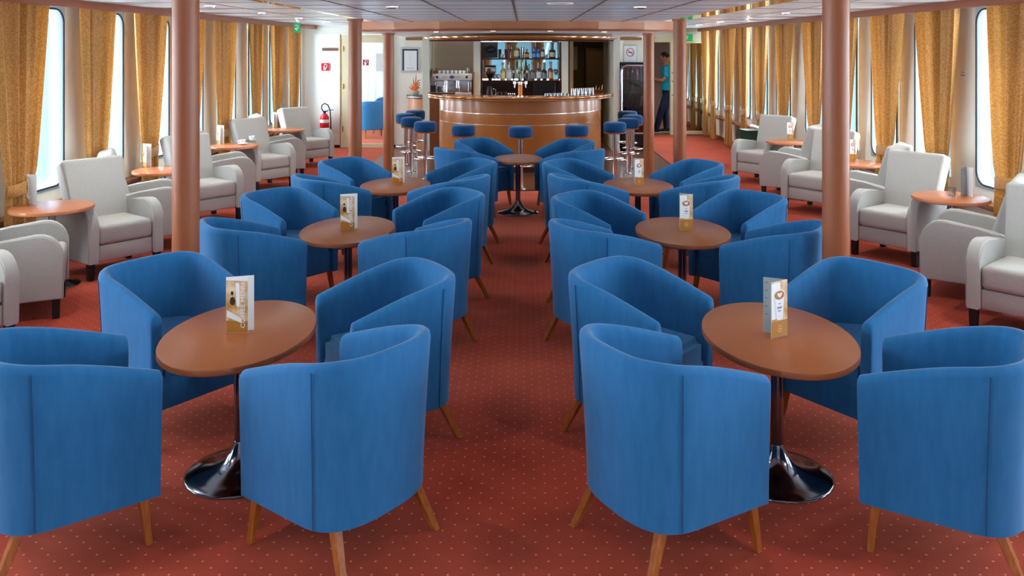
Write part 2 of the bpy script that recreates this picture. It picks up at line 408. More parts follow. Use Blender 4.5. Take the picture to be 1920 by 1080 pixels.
# downlights
def downlight(x, y, z, power, colr, r=.05, label='', spot=True):
    t = thing('downlight', label, 'lamp', (x, y, z), 0, 'small round downlights in the ceiling')
    bm = NB(); lathe(bm, [(r, -.001), (r+.012, -.004), (r+.014, -.009), (r, -.012), (r-.004, -.004)], 24); obj('rim', bm, CHROME, t)
    bm = NB(); lathe(bm, [(0, -.003), (r-.002, -.003), (r-.002, -.006), (0, -.006)], 24)
    m = MATS.get('lamp_%s' % (colr,)) or mat('lamp_%s' % (colr,), colr, emit=(colr, 6)); obj('lens', bm, m, t)
    if power:
        l = bpy.data.lights.new('downlight_lamp', 'SPOT'); l.energy = power*.75; l.color = lin(colr)[:3]; l.spot_size = 2.4; l.spot_blend = 1; l.shadow_soft_size = .05
        o = bpy.data.objects.new('downlight_lamp', l); o.location = (0, 0, -.02); o.parent = t; col.objects.link(o)
    return t
for i, (x, y) in enumerate([(-1.1, 7.05), (.98, 7.1), (-1.1, 3.6), (.98, 3.6), (-1.1, .4), (.98, .4)]):
    downlight(x, y, CEIL_C, 26, (255, 240, 220), label='small round downlight in the %s ceiling panels, %s' % ('left middle' if x < 0 else 'right middle', ('far row towards the bar', 'near row above the front tables', 'row above the camera end')[i//2]))
for i, (x, y) in enumerate([(-3.2, 6.9), (-3.2, 8.6), (-3.2, 10.3), (-3.2, 12.0), (-3.2, 13.7), (3.2, 6.9), (3.2, 8.6), (3.2, 10.3), (3.2, 12.0), (3.2, 13.7), (3.2, 15.4), (-3.2, 4.9), (3.2, 4.9), (-3.2, 2.5), (3.2, 2.5)]):  # few real side lights multiplied and strengthened to brighten the window walls
    downlight(x, y, CEIL_S, 62 if y < 12 else 30, (255, 249, 240), label='small round downlight in the %s side ceiling, %s' % ('left' if x < 0 else 'right', {6.9: 'above the nearest window table', 8.6: 'above the second window table', 10.3: 'above the third row of armchairs', 12.0: 'before the fourth pair of armchairs', 13.7: 'towards the far wall', 15.4: 'by the far mirror', 4.9: 'just outside the picture', 2.5: 'beside the camera'}[y]))
sp_ = thing('ceiling_speaker', 'large round grey speaker grille flush in the centre ceiling', 'speaker', (.28, 6.45, CEIL_C))
bm = NB(); lathe(bm, [(0, -.004), (.09, -.004), (.10, -.001)], 32); obj('grille', bm, LGREY, sp_)
bm = NB(); lathe(bm, [(.095, -.001), (.098, -.008), (.104, -.006), (.106, -.001)], 32); obj('rim', bm, WHITE, sp_)
for x, y, s in ((-3.25, 12.2, 'left'), (2.95, 11.2, 'right')):
    t = thing('smoke_detector', 'white domed smoke detector on the %s side ceiling' % s, 'smoke detector', (x, y, CEIL_S))
    bm = NB(); lathe(bm, [(.055, 0), (.055, -.015), (.045, -.02)], 24); obj('mount', bm, WHITE, t)
    bm = NB(); lathe(bm, [(.042, -.02), (.04, -.04), (.025, -.052), (0, -.055)], 24); obj('dome', bm, WHITE, t)

# ------------------------------------------------------------------ columns
k = 0
cd = None
for y, ztop in ((4.9, CEIL_C), (9.8, CEIL_C), (12.25, SOFF)):
    for X, sd in ((-1.965, 'left'), (1.815, 'right')):
        X += {4.9: 0, 9.8: .005 if X < 0 else 0, 12.25: 0}[y]
        t = thing('round_column', 'round terracotta coloured column, %s side, %s' % (sd, {4.9: 'nearest the camera', 9.8: 'middle of its row', 12.25: 'thin far one at the bar floor'}[y]), 'column', (X, y, 0), 0, 'round columns along the room')
        bm = NB(); cyl(bm, (0, 0, 0), (0, 0, ztop), .076, n=40, caps=False); obj('shaft', bm, COLUMN, t)
        bm = NB(); lathe(bm, [(.076, 0), (.088, 0), (.088, .02), (.077, .03)], 40); obj('base_collar', bm, PELM, t)
        bm = NB(); lathe(bm, [(.077, ztop-.03), (.092, ztop-.026), (.092, ztop-.001)], 40); obj('top_collar', bm, PELM, t)

# ------------------------------------------------------------------ curtains
def curtain_bm(w, seed, ztop=2.23, zb=.03, tie=.76):
    R = random.Random(seed); bm = NB(); NX, NZ = 64, 34
    ph = [R.uniform(0, 6.28) for _ in range(4)]; nf = R.choice((5.5, 6.5, 7))
    lean = R.uniform(-.06, .02)
    rows = []
    for j in range(NZ+1):
        z = zb+(ztop-zb)*j/NZ
        if z > tie: t = (z-tie)/(ztop-tie); ww = w*(.50+.50*(t**.8)*(1.0)); cen = lean*(1-t)*w; amp = .040*(.5+.5*t); fz = 1
        else: t = (tie-z)/tie; ww = w*(.50+.06*t); cen = lean*w; amp = .016+.012*t
        row = []
        for i in range(NX+1):
            u = i/NX; a = 2*PI*nf*u+ph[0]
            y = amp*(math.sin(a)+.35*math.sin(2.3*a+ph[1])+.25*math.sin(.6*a+ph[2]+.8*z))
            x = cen+(u-.5)*ww + .006*math.sin(5*u*6+ph[3]+2*z)
            if abs(z-tie) < .07: y *= .7
            row.append(bm.verts.new((x, y, z)))
        rows.append(row)
    for A_, B_ in zip(rows, rows[1:]):
        for i in range(NX): bm.faces.new((A_[i], A_[i+1], B_[i+1], B_[i]))
    return bm, lean
def tie_bm(w, lean, tie=.76):
    bm = NB(); pts = []; W2 = w*.262; n = 28
    rings = []
    for i in range(n):
        a = 2*PI*i/n; x = lean*w+W2*math.cos(a); y = .042*math.sin(a); sag = .02*math.cos(a)
        rings.append([bm.verts.new((x*1.0, y, tie+h+sag-.03)) for h in (-.05, -.045, .045, .05)])
        for v, k in zip(rings[-1], (.94, 1, 1, .94)): v.co.x = lean*w+(v.co.x-lean*w)*k; v.co.y *= k
    for i in range(n):
        A_, B_ = rings[i], rings[(i+1) % n]
        for q in range(3): bm.faces.new((A_[q], B_[q], B_[q+1], A_[q+1]))
    return bm
protos = {}
def place_curtain(side, c, label, idx, loc=None, rz=None, w=None):
    w = w or (c[1]-c[0]); key = idx % 3
    if key not in protos:
        t = thing('curtain', '', 'curtain'); bm, lean = curtain_bm(.7, key+3); pm = obj('curtain_panel', bm, CURT, t, 80)
        obj('tieback', tie_bm(.7, lean), CURT, t, 60); protos[key] = t; r = t
    else: r = dup(protos[key], (0, 0, 0))
    if loc is None:
        s = (c[0]+c[1])/2; x = WX(side, s)-side*.17; loc = (x, s, 0); rz = side*PI/2+ (PI if side > 0 else PI)
    r.location = loc; r.rotation_euler = (0, 0, rz); r.scale = (w/.7, 1, 1); tag(r, label, 'curtain', 'gold curtains tied back at the windows')
    return r
ordn = ['nearest', 'second', 'third', 'fourth', 'fifth', 'sixth', 'seventh', 'eighth', 'ninth', 'tenth', 'eleventh']
for i, c in enumerate(LC): place_curtain(-1, c, 'gold damask curtain tied low at the left windows, %s counting from the camera' % ordn[i], i)
for i, c in enumerate(RC): place_curtain(1, c, 'gold damask curtain tied low at the right windows, %s counting from the camera' % ordn[i], i+1)
place_curtain(1, (17.55, 17.98), 'narrow gold curtain hanging in the far right corner beside the mirror', 2)
for i, X in enumerate([-2.72, -1.62, -.52, .58, 1.68, 2.78]):
    place_curtain(0, (0, .5), 'gold curtain at the end windows reflected in the bar mirror, %s from the right' % ordn[i], i, (X, -3.88, 0), 0, .55)

# ------------------------------------------------------------------ blue tub chairs
W_, D_, ZA, ZB, ZL = .547, .535, .643, .772, .178
def rim_z(y):
    u = min(1, max(0, (D_/2-y)/(D_*.92))); return ZA+(ZB-ZA)*min(1, u*(1.30-.30*u*u))
def plan(n_side=10, n_arc=30):
    r = .36*D_; y0 = -D_/2+r; P = []
    for i in range(n_side): P.append((-W_/2, D_/2+(y0-D_/2)*i/n_side))
    for i in range(n_arc+1):
        t = PI*i/n_arc; c, s = math.cos(t), math.sin(t); P.append((-W_/2*math.copysign(abs(c)**.72, c), y0-r*abs(s)**.80))
    for i in range(n_side-1, -1, -1): P.append((W_/2, D_/2+(y0-D_/2)*i/n_side))
    return P
def chair_shell():
    P = plan(); n = len(P); bm = NB(); th = .055; sec = []
    for i, (x, y) in enumerate(P):
        a = Vector(P[max(i-1, 0)]); b = Vector(P[min(i+1, n-1)]); d = (b-a).normalized(); nr = Vector((-d.y, d.x))   # inward
        if nr.dot(Vector((-x, -y+.02))) < 0: nr = -nr
        if i in (0, n-1): nr = Vector((-math.copysign(1, x), 0))
        u = min(1, max(0, (D_/2-y)/D_)); zr = rim_z(y)
        base = Vector((x, y)); fl = Vector((x*(1+.07*u), y*(1+.11*u) if y < 0 else y))
        def at(k): return base*.975*(1-k)+fl*k
        kz = lambda z: max(0, (z-ZL)/(zr-ZL))**1.3
        s = []
        for z in (ZL, ZL+.01, .30, .42, .54, .60):
            z2 = min(z, zr-.06+.0*z) if z > .5 else z
            s.append((at(kz(z2)), z2))
        s.append((at(kz(zr-.03)), zr-.03))
        top = at(1)
        s += [(top+nr*.006, zr-.012), (top+nr*.018, zr-.002), (top+nr*.030, zr), (top+nr*(th-.012), zr-.006), (top+nr*(th-.002), zr-.022), (top+nr*(th+.002), zr-.05)]
        s += [(at(kz(.52))+nr*(th+.004), .52), (at(kz(.40))+nr*(th+.004), .40), (base*.975+nr*th, ZL+.01), (base*.975+nr*(th-.01), ZL)]
        sec.append([(q.x, q.y, z) for q, z in s])
    # rounded arm fronts
    def cap(s, dy, k):
        cx = sum(p[0] for p in s)/len(s); return [((p[0]-cx)*k+cx, p[1]+dy, p[2]-(0.008*(1-k)*10 if p[2] > .5 else 0)) for p in s]
    sec = [cap(sec[0], .010, .80), cap(sec[0], .006, .94)]+sec+[cap(sec[-1], .006, .94), cap(sec[-1], .010, .80)]
    V = [[bm.verts.new(p) for p in s] for s in sec]; m = len(V[0])
    for A_, B_ in zip(V, V[1:]):
        for q in range(m): bm.faces.new((A_[q], A_[(q+1) % m], B_[(q+1) % m], B_[q]))
    bm.faces.new(V[0]); bm.faces.new(V[-1][::-1])
    bmesh.ops.remove_doubles(bm, verts=bm.verts, dist=.0004)
    return bm
def leg_bm(x0, y0, x1, y1, ztop, a=.036, b=.024, z0=0):
    bm = NB(); vs = []
    for (x, y, z, h) in ((x1, y1, z0, b/2), (x0, y0, ztop, a/2)):
        vs.append([bm.verts.new((x+sx*h, y+sy*h, z)) for sx, sy in ((-1, -1), (1, -1), (1, 1), (-1, 1))])
    bm.faces.new(vs[0][::-1]); bm.faces.new(vs[1])
    for i in range(4): bm.faces.new((vs[0][i], vs[0][(i+1) % 4], vs[1][(i+1) % 4], vs[1][i]))
    bmesh.ops.bevel(bm, geom=[e for e in bm.edges], offset=.003, segments=1, affect='EDGES')
    return bm
def make_tub():
    t = thing('tub_chair', '', 'chair')
    obj('shell', chair_shell(), BLUE, t, 50)
    bm = NB(); P = [(x*.80, y) for x, y in plan()]; P = [(x, max(y*.86, -.21)) for x, y in P]
    pts = [(-.215, .252), (-.215, -.05)]+[(-.215*math.cos(a)**.6 if math.cos(a) > 0 else .215*abs(math.cos(a))**.6, -.05-.16*math.sin(a)**.7) for a in [PI*i/14 for i in range(1, 14)]]+[(.215, -.05), (.215, .252)]
    prism(bm, pts, .33, .452)
    bmesh.ops.bevel(bm, geom=[e for e in bm.edges if all(v.co.z > .45 for v in e.verts) or (all(v.co.y > .25 for v in e.verts) and abs(e.verts[0].co.x-e.verts[1].co.x) < .01)], offset=.028, segments=4, affect='EDGES')
    for v in bm.verts:
        if v.co.z > .44: v.co.z += .012*max(0, 1-(v.co.x/.2)**2-((v.co.y)/.25)**2)
    obj('seat', bm, BLUE, t, 50)
    bm = NB(); box(bm, -.213, .213, .215, .249, ZL+.002, .335, .004); obj('front_panel', bm, BLUE, t)
    P = plan()
    for sx in (-1, 1):
        bm = NB(); pts = []
        y = -.145
        zr = rim_z(y); u = (D_/2-y)/D_
        for i in range(14):
            z = ZL+.005+(zr-ZL-.03)*i/13; kk = max(0, (z-ZL)/(zr-ZL))**1.3
            X = W_/2*.985*(.975*(1-kk)+(1+.07*u)*kk); X2 = X
            pts.append((sx*(X2+.0005), y*(.975*(1-kk)+(1+.11*u)*kk), z))
        tube(bm, pts, .0022, 5); obj('seam', bm, BSEAM, t)
    for sx in (-1, 1):
        obj('leg', leg_bm(sx*.225, .215, sx*.246, .235, ZL+.02), HONEY, t, 0)
        obj('leg', leg_bm(sx*.19, -.165, sx*.232, -.262, ZL+.03, .038, .026), HONEY, t, 0)
    return t
tub = make_tub(); tub_used = False
CHAIRS = [
 ('a', 'near left', -1.755, 4.194, -35.1), ('b', 'near left', -.651, 4.068, -148.4), ('c', 'near left', -.687, 3.212, 143.4), ('d', 'near left', -1.736, 3.192, 38.8),
 ('a', 'near right', .544, 4.090, -40.3), ('b', 'near right', 1.598, 4.082, -145.0), ('c', 'near right', .537, 3.197, 30.1), ('d', 'near right', 1.607, 3.181, 146.9),
 ('a', 'middle left', -1.777, 6.306, -35.5), ('b', 'middle left', -.613, 6.297, -145.6), ('c', 'middle left', -.656, 5.316, 143.1), ('d', 'middle left', -1.739, 5.344, 35.6),
 ('a', 'middle right', .523, 6.161, -37.6), ('b', 'middle right', 1.594, 6.182, -143.4), ('c', 'middle right', .480, 5.282, 31.5), ('d', 'middle right', 1.576, 5.246, 146.9),
 ('a', 'far left', -1.653, 8.152, -37.1), ('b', 'far left', -.580, 8.078, -147.7), ('c', 'far left', -.612, 7.194, 147.4), ('d', 'far left', -1.676, 7.233, 35.3),
 ('a', 'far right', .498, 8.037, -34.8), ('b', 'far right', 1.570, 8.010, -154), ('c', 'far right', .526, 7.233, 28.6), ('d', 'far right', 1.521, 7.182, 145.7),
 ('a', 'centre aisle', -.496, 9.995, -47.5), ('b', 'centre aisle', .506, 9.907, -141.9), ('d', 'centre aisle', -.660, 9.257, 43.9), ('c', 'centre aisle', .553, 9.166, 129.2)]
for kind, tb, X, Y, A in CHAIRS:
    right_ish = X > {'near left': -1.2, 'middle left': -1.2, 'far left': -1.1, 'near right': 1.1, 'middle right': 1.05, 'far right': 1.05, 'centre aisle': 0}[tb]
    lab = 'blue tub chair, %s side of the %s table, %s one, %s' % ('far' if kind in 'ab' else 'near', tb, 'right' if right_ish else 'left', 'facing the camera' if kind in 'ab' else 'back to camera')
    rz = math.radians(A-90)
    if not tub_used: r = tub; tub_used = True; r.location = (X, Y, 0); r.rotation_euler = (0, 0, rz)
    else: r = dup(tub, (X, Y, 0), rz)
    tag(r, lab, 'chair', 'blue tub chairs around the wooden tables')

# ------------------------------------------------------------------ pedestal tables
ZTT = .615
def pedestal(name, label, a, b, loc, wood, edge, group, rb=.233):
    t = thing(name, label, 'table', loc, 0, group)
    bm = NB(); lathe(bm, [(0, ZTT-.003), (.992, ZTT-.003), (.997, ZTT-.0045)], 72, sx=a, sy=b)
    for v in bm.verts: pass
    lathe(bm, [(.992, ZTT-.003), (.9975, ZTT-.004)], 72, sx=a, sy=b)
    bm.free(); bm = NB()
    def ring(k, z): return [bm.verts.new(((a+k)*math.cos(2*PI*i/72), (b+k)*math.sin(2*PI*i/72), z)) for i in range(72)]
    R = [ring(-.005, ZTT), ring(-.0015, ZTT-.0015), ring(0, ZTT-.005), ring(0, ZTT-.024), ring(-.004, ZTT-.028)]
    bm.faces.new(R[0]); bm.faces.new(R[-1][::-1])
    for q, (A_, B_) in enumerate(zip(R, R[1:])):
        for i in range(72):
            f = bm.faces.new((A_[i], A_[(i+1) % 72], B_[(i+1) % 72], B_[i])); f.material_index = 1 if q >= 2 else 0
    obj('tabletop', bm, [wood, edge], t, 30)
    bm = NB(); cyl(bm, (0, 0, ZTT-.034), (0, 0, ZTT-.0285), .12, n=32); cyl(bm, (0, 0, .06), (0, 0, ZTT-.03), .027, n=28); obj('pole', bm, CHROME if rb < .21 else DCHROME, t)
    bm = NB(); lathe(bm, [(0, 0), (rb-.006, 0), (rb, .003), (rb, .006), (rb-.006, .010), (rb*.78, .017), (rb*.5, .034), (rb*.3, .062), (.046, .095), (.034, .12), (.029, .14), (0, .14)], 56); obj('base', bm, DCHROME, t, 60)
    return t
BT = {'near left': (-1.24, 3.69), 'near right': (1.10, 3.657), 'middle left': (-1.205, 5.78), 'middle right': (1.08, 5.74), 'far left': (-1.165, 7.66), 'far right': (1.035, 7.64)}
for kx, (X, Y) in BT.items():
    pedestal('oval_table', 'oval cherry wood pedestal table, %s of the six in the blue chair rows' % kx, .314, .455, (X, Y, 0), TABLE, TEDGE, 'oval pedestal tables between blue chairs')
pedestal('oval_table', 'cherry wood pedestal table in the centre aisle before the bar', .275, .385, (-.065, 9.52, 0), TABLE, TEDGE, 'oval pedestal tables between blue chairs', .233)
ST = [(-3.70, 6.61, 'left', 'nearest'), (-3.68, 8.61, 'left', 'second'), (-3.71, 10.8, 'left', 'third'), (-3.67, 12.92, 'left', 'farthest'),
      (3.565, 7.04, 'right', 'nearest'), (3.60, 9.16, 'right', 'second'), (3.555, 11.29, 'right', 'farthest')]
for X, Y, sd, q in ST:
    pedestal('side_table', 'small round light wood table by the %s windows, %s from the camera' % (sd, q), .30, .30, (X, Y, 0), SIDEW, SIDEW, 'round side tables by the windows', .2)

# ------------------------------------------------------------------ tan armchairs
def arm_bm(x0, x1):
    pts = [(.0, .135), (.0, .42), (-.006, .455), (-.020, .495), (-.043, .53), (-.075, .557), (-.115, .574), (-.17, .578), (-.38, .55), (-.54, .522), (-.58, .505), (-.58, .15), (-.57, .135)]
    bm = NB(); a = [bm.verts.new((x0, y, z)) for y, z in pts]; b = [bm.verts.new((x1, y, z)) for y, z in pts]; n = len(pts)
    bm.faces.new(a); bm.faces.new(b[::-1])
    for i in range(n): bm.faces.new((a[i], b[i], b[(i+1) % n], a[(i+1) % n]))
    bmesh.ops.bevel(bm, geom=[e for e in bm.edges if abs(e.verts[0].co.x-e.verts[1].co.x) < .001], offset=.0095, segments=3, affect='EDGES')
    return bm
def make_arm():
    t = thing('armchair', '', 'armchair')                     # origin: middle of the front edge, facing +y
    for sx in (-1, 1): obj('armrest', arm_bm(sx*.225 if sx > 0 else -.315, .315 if sx > 0 else -.225), TAN, t, 50)
    bm = NB(); box(bm, -.224, .224, -.52, -.018, .14, .27, .012); obj('seat_base', bm, TAN, t, 50)
    bm = NB(); vs = box(bm, -.223, .223, -.46, -.006, .272, .425, .035, 5)
    for v in bm.verts:
        if v.co.z > .40: v.co.z += .018*max(0, 1-(v.co.x/.22)**2)
    obj('seat_cushion', bm, TAN, t, 50)
    bm = NB(); M = Matrix.Translation((0, -.40, .30)) @ Matrix.Rotation(math.radians(17), 4, 'X')
    box(bm, -.268, .268, -.15, 0, .09, .645, .035, 5)
    for v in bm.verts:
        if v.co.z < .32 and abs(v.co.x) > .2: v.co.x = math.copysign(.2225, v.co.x)
        if v.co.y > -.05: v.co.y += .015*max(0, 1-(v.co.x/.26)**2)
    bmesh.ops.transform(bm, matrix=M, verts=bm.verts); obj('backrest', bm, TAN, t, 50)
    bm = NB()
    prism(bm, [(-.50, .14), (-.565, .56), (-.59, .545), (-.578, .14)], -.222, .222, Matrix(((0, 0, 1, 0), (1, 0, 0, 0), (0, 1, 0, 0), (0, 0, 0, 1))))
    obj('back_panel', bm, TAN, t, 40)
    for sx in (-1, 1):
        obj('leg', leg_bm(sx*.275, -.045, sx*.275, -.045, .14, .052, .046), BLACKW, t, 0)
        obj('leg', leg_bm(sx*.275, -.53, sx*.275, -.53, .14, .052, .046), BLACKW, t, 0)
    return t
arm = make_arm(); used = False
AC = []
for i, (X, Y, sd, q) in enumerate(ST):
    s = -1 if sd == 'left' else 1
    fa = -38 if s < 0 else 218; na = 25 if s < 0 else 144
    AC.append((X-s*.45, Y+.30, fa, 'cream armchair beyond the %s window table on the %s side, facing the camera' % (q, sd)))
    AC.append((X-s*(.41 if s < 0 else .42), Y-(.55 if s < 0 else .48), na, 'cream armchair on the camera side of the %s window table, %s side, seen from behind' % (q, sd)))
AC.append((-3.31, 5.0, -30, 'cream armchair cut off by the left edge of the picture, facing right'))
AC.append((3.14, 5.36, 222, 'cream armchair cut off by the right edge of the picture, facing left'))
for X, Y, A, lab in AC:
    rz = math.radians(A-90)
    if not used: used = True; arm.location = (X, Y, 0); arm.rotation_euler = (0, 0, rz); r = arm
    else: r = dup(arm, (X, Y, 0), rz)
    tag(r, lab, 'armchair', 'cream armchairs along the windows')

# ------------------------------------------------------------------ menus, cups
def text_bm(s, size, ext=.0004):
    cu = bpy.data.curves.new('t', 'FONT'); cu.body = s; cu.size = size; cu.extrude = ext; cu.align_x = 'CENTER'; cu.align_y = 'CENTER'
    o = bpy.data.objects.new('t', cu); col.objects.link(o); dg = bpy.context.evaluated_depsgraph_get()
    me = bpy.data.meshes.new_from_object(o.evaluated_get(dg)); bpy.data.objects.remove(o)
    bm = NB(); bm.from_mesh(me); bpy.data.meshes.remove(me); return bm
SEPIA = mat('menu_photo_brown', (186, 128, 48), 0.35, noise=(16, (236, 214, 180), (1, 1, 1)))
MBAND = mat('menu_band', (176, 118, 44), 0.35)
CUPW = mat('menu_cup_white', (232, 232, 236), 0.4)
LATTE = mat('menu_latte', (176, 118, 60), 0.4)
INKB = mat('ink_dark', (60, 60, 66), 0.5)
def flat(bm, pts, y, e=.0006):
    # polygon in xz plane thickened towards -y
    a = [bm.verts.new((x, y, z)) for x, z in pts]; b = [bm.verts.new((x, y-e, z)) for x, z in pts]; n = len(pts)
    bm.faces.new(a); bm.faces.new(b[::-1])
    for i in range(n): bm.faces.new((a[i], b[i], b[(i+1) % n], a[(i+1) % n]))
def ell(cx, cz, rx, rz, n=24): return [(cx+rx*math.cos(2*PI*i/n), cz+rz*math.sin(2*PI*i/n)) for i in range(n)]
Hm, Wm = .21, .10
def make_menu(kind):
    t = thing('menu_card', '', 'menu')
    bm = NB(); box(bm, 0, Wm, -.0006, .0006, 0, Hm); f = obj('front_page', bm, PAPER, t, 0)
    bm = NB(); box(bm, -Wm, 0, -.0006, .0006, 0, Hm); b = obj('back_page', bm, mat('menu_grey', (150, 158, 158), .5) if kind == 'cup' else PAPER, t, 0)
    if kind == 'text':
        # spine at the left, both pages open to the right
        f.location = (.0995, -.0100, 0); f.rotation_euler = (0, 0, PI-.1003); b.rotation_euler = (0, 0, PI+math.radians(17)); b.scale = (1.16, 1, 1)
        # drawn in the page's own frame, on its +y side (which faces the camera once turned)
        bm = NB(); box(bm, .001, Wm-.001, .0007, .0012, .001, Hm-.012); obj('cover_photo', bm, SEPIA, f, 0)
        bm = NB(); box(bm, .001, Wm-.001, .0013, .0016, .001, .045); obj('cover_band', bm, MBAND, f, 0)
        bm = NB(); flat(bm, [(.03, .055), (Wm-.004, .085), (Wm-.004, .06), (.03, .038)], .0022); flat(bm, [(.038, .10), (.052, .10), (.056, .19), (.040, .19)], .0022); obj('cover_highlight', bm, PAPER, f, 0)
        bm = NB(); flat(bm, ell(.07, .12, .012, .016), .0028); flat(bm, ell(.072, .15, .006, .008), .0028); obj('cover_shapes', bm, mat('menu_dark', (70, 44, 16), .4), f, 0)
        tm = text_bm('COFFEE MENU', .0265); bmesh.ops.transform(tm, matrix=Matrix.Translation((.022, .0036, .105)) @ Matrix.Rotation(PI, 4, 'Z') @ Matrix.Rotation(PI/2, 4, 'X') @ Matrix.Rotation(PI/2, 4, 'Z'), verts=tm.verts)
        obj('lettering', tm, WHITE, f, 0)
    else:
        # spine at the right edge; the cup cover faces the camera and runs left, the back page opens behind to the left
        f.rotation_euler = (0, 0, PI-math.radians(-32)); b.rotation_euler = (0, 0, math.radians(-22))
        bm = NB(); box(bm, .001, Wm-.001, .0007, .0012, .001, Hm-.001); obj('cover_photo', bm, SEPIA, f, 0)
        bm = NB(); flat(bm, [(.045, .07), (.098, .07), (.098, .205), (.045, .205)], .0017); obj('cover_highlight', bm, PAPER, f, 0)
        bm = NB(); box(bm, .001, Wm-.001, .0013, .0022, .001, .062); obj('cover_band', bm, MBAND, f, 0)
        bm = NB(); flat(bm, [(.022, .155), (.082, .155), (.070, .072), (.062, .066), (.038, .066), (.030, .072)], .0030); flat(bm, ell(.052, .158, .034, .020), .0032); obj('cup_picture', bm, CUPW, f, 0)
        bm = NB(); flat(bm, ell(.052, .158, .030, .0165), .0038); obj('coffee_picture', bm, LATTE, f, 0)
        hp = [(.052, .148), (.066, .158), (.066, .165), (.060, .168), (.052, .162), (.044, .168), (.038, .165), (.038, .158)]
        bm = NB(); flat(bm, hp, .0044); obj('heart_picture', bm, CUPW, f, 0)
        bm = NB()
        for zz, xx in ((.112, .03), (.108, .026), (.125, .012), (.098, .02)): flat(bm, [(.052-xx/2, zz), (.052+xx/2, zz), (.052+xx/2, zz+.0025), (.052-xx/2, zz+.0025)], .0037)
        obj('cup_print', bm, INKB, f, 0)
        bm = NB(); lathe(bm, [(.010, 0), (.013, 0), (.013, .0008), (.010, .0008), (.010, 0)], 24); bmesh.ops.transform(bm, matrix=Matrix.Translation((.05, .0024, .032)) @ Matrix.Rotation(-PI/2, 4, 'X'), verts=bm.verts)
        flat(bm, [(.044, .029), (.056, .029), (.056, .031), (.05, .037), (.044, .031)], .0036); obj('round_emblem', bm, mat('menu_gold', (222, 178, 110), .4), f, 0)
        bm = NB()
        for i in range(5): flat(bm, [(-.092, .19-.03*i), (-.082, .19-.03*i), (-.082, .192-.03*i), (-.092, .192-.03*i)], -.0008)
        obj('price_lines', bm, INKB, b, 0)
    return t
mt, mc = make_menu('text'), make_menu('cup'); um = {'text': False, 'cup': False}
def bary(px, py, h=EYE-ZTT): D = FPX*h/(py-CY); return ((px-CX)*D/FPX, D)
for px, py, kind, rz, lab in [
    (424, 623, 'text', 0, 'folded coffee menu card on the near left oval table'), (638, 430, 'text', 2, 'folded coffee menu card on the middle left oval table'),
    (735, 344, 'text', 4, 'folded coffee menu card on the far left oval table'), (1476, 628, 'cup', 0, 'folded menu card with a latte cup, near right oval table'),
    (1299, 430, 'cup', -14, 'folded menu card with a latte cup, middle right oval table'), (1207, 347, 'cup', -4, 'folded menu card with a latte cup, far right oval table'),
    (50, 383, 'text', -40, 'folded menu card on the nearest left window table'), (268, 312, 'text', -40, 'folded menu card on the second left window table'),
    (408, 269, 'text', -45, 'folded menu card on the third left window table'), (511, 239, 'text', -55, 'folded menu card on the farthest left window table'),
    (1812, 366, 'cup', 60, 'folded menu card on the nearest right window table'), (1604, 301, 'cup', 0, 'folded menu card partly behind the near right column'),
    (1488, 262, 'cup', -20, 'folded menu card on the farthest right window table')]:
    X, Y = bary(px, py); src = mt if kind == 'text' else mc
    if not um[kind]: um[kind] = True; r = src; r.location = (X, Y, ZTT); r.rotation_euler = (0, 0, math.radians(rz))
    else: r = dup(src, (X, Y, ZTT), math.radians(rz))
    r.scale = (1, 1, 1.143); tag(r, lab, 'menu', 'folded menu cards on the tables')

def make_cup():
    t = thing('cup_and_saucer', '', 'cup')
    bm = NB(); lathe(bm, [(0, .002), (.03, .002), (.034, .004), (.062, .012), (.066, .016), (.06, .014), (.032, .007), (0, .006)], 32); obj('saucer', bm, PORC, t)
    bm = NB(); lathe(bm, [(0, .008), (.022, .008), (.026, .012), (.038, .035), (.041, .062), (.039, .062), (.035, .035), (.022, .014), (0, .013)], 32); obj('cup', bm, PORC, t)
    bm = NB(); tube(bm, [(.036+.026*math.sin(a), 0, .038-.018*math.cos(a)) for a in [PI*i/10 for i in range(11)]], .004, 8); obj('handle', bm, PORC, t)
    return t
c1 = make_cup(); X, Y = bary(455, 271); c1.location = (X, Y, ZTT); c1.rotation_euler = (0, 0, math.radians(190)); tag(c1, 'white coffee cup and saucer on the third left window table, nearer of two', 'cup', 'coffee cups on the window table')
X, Y = bary(471, 264); dup(c1, (X, Y+.02, ZTT), math.radians(160), 'white coffee cup and saucer on the third left window table, farther of two', 'coffee cups on the window table')
X, Y = bary(1789, 366); bm = NB(); lathe(bm, [(0, 0), (.028, 0), (.032, .07), (.030, .07), (.027, .004), (0, .004)], 24)
tag(obj('water_glass', bm, GLASS, None, loc=(X-.03, Y-.03, ZTT)), 'small clear glass beside the menu on the nearest right window table', 'glass')

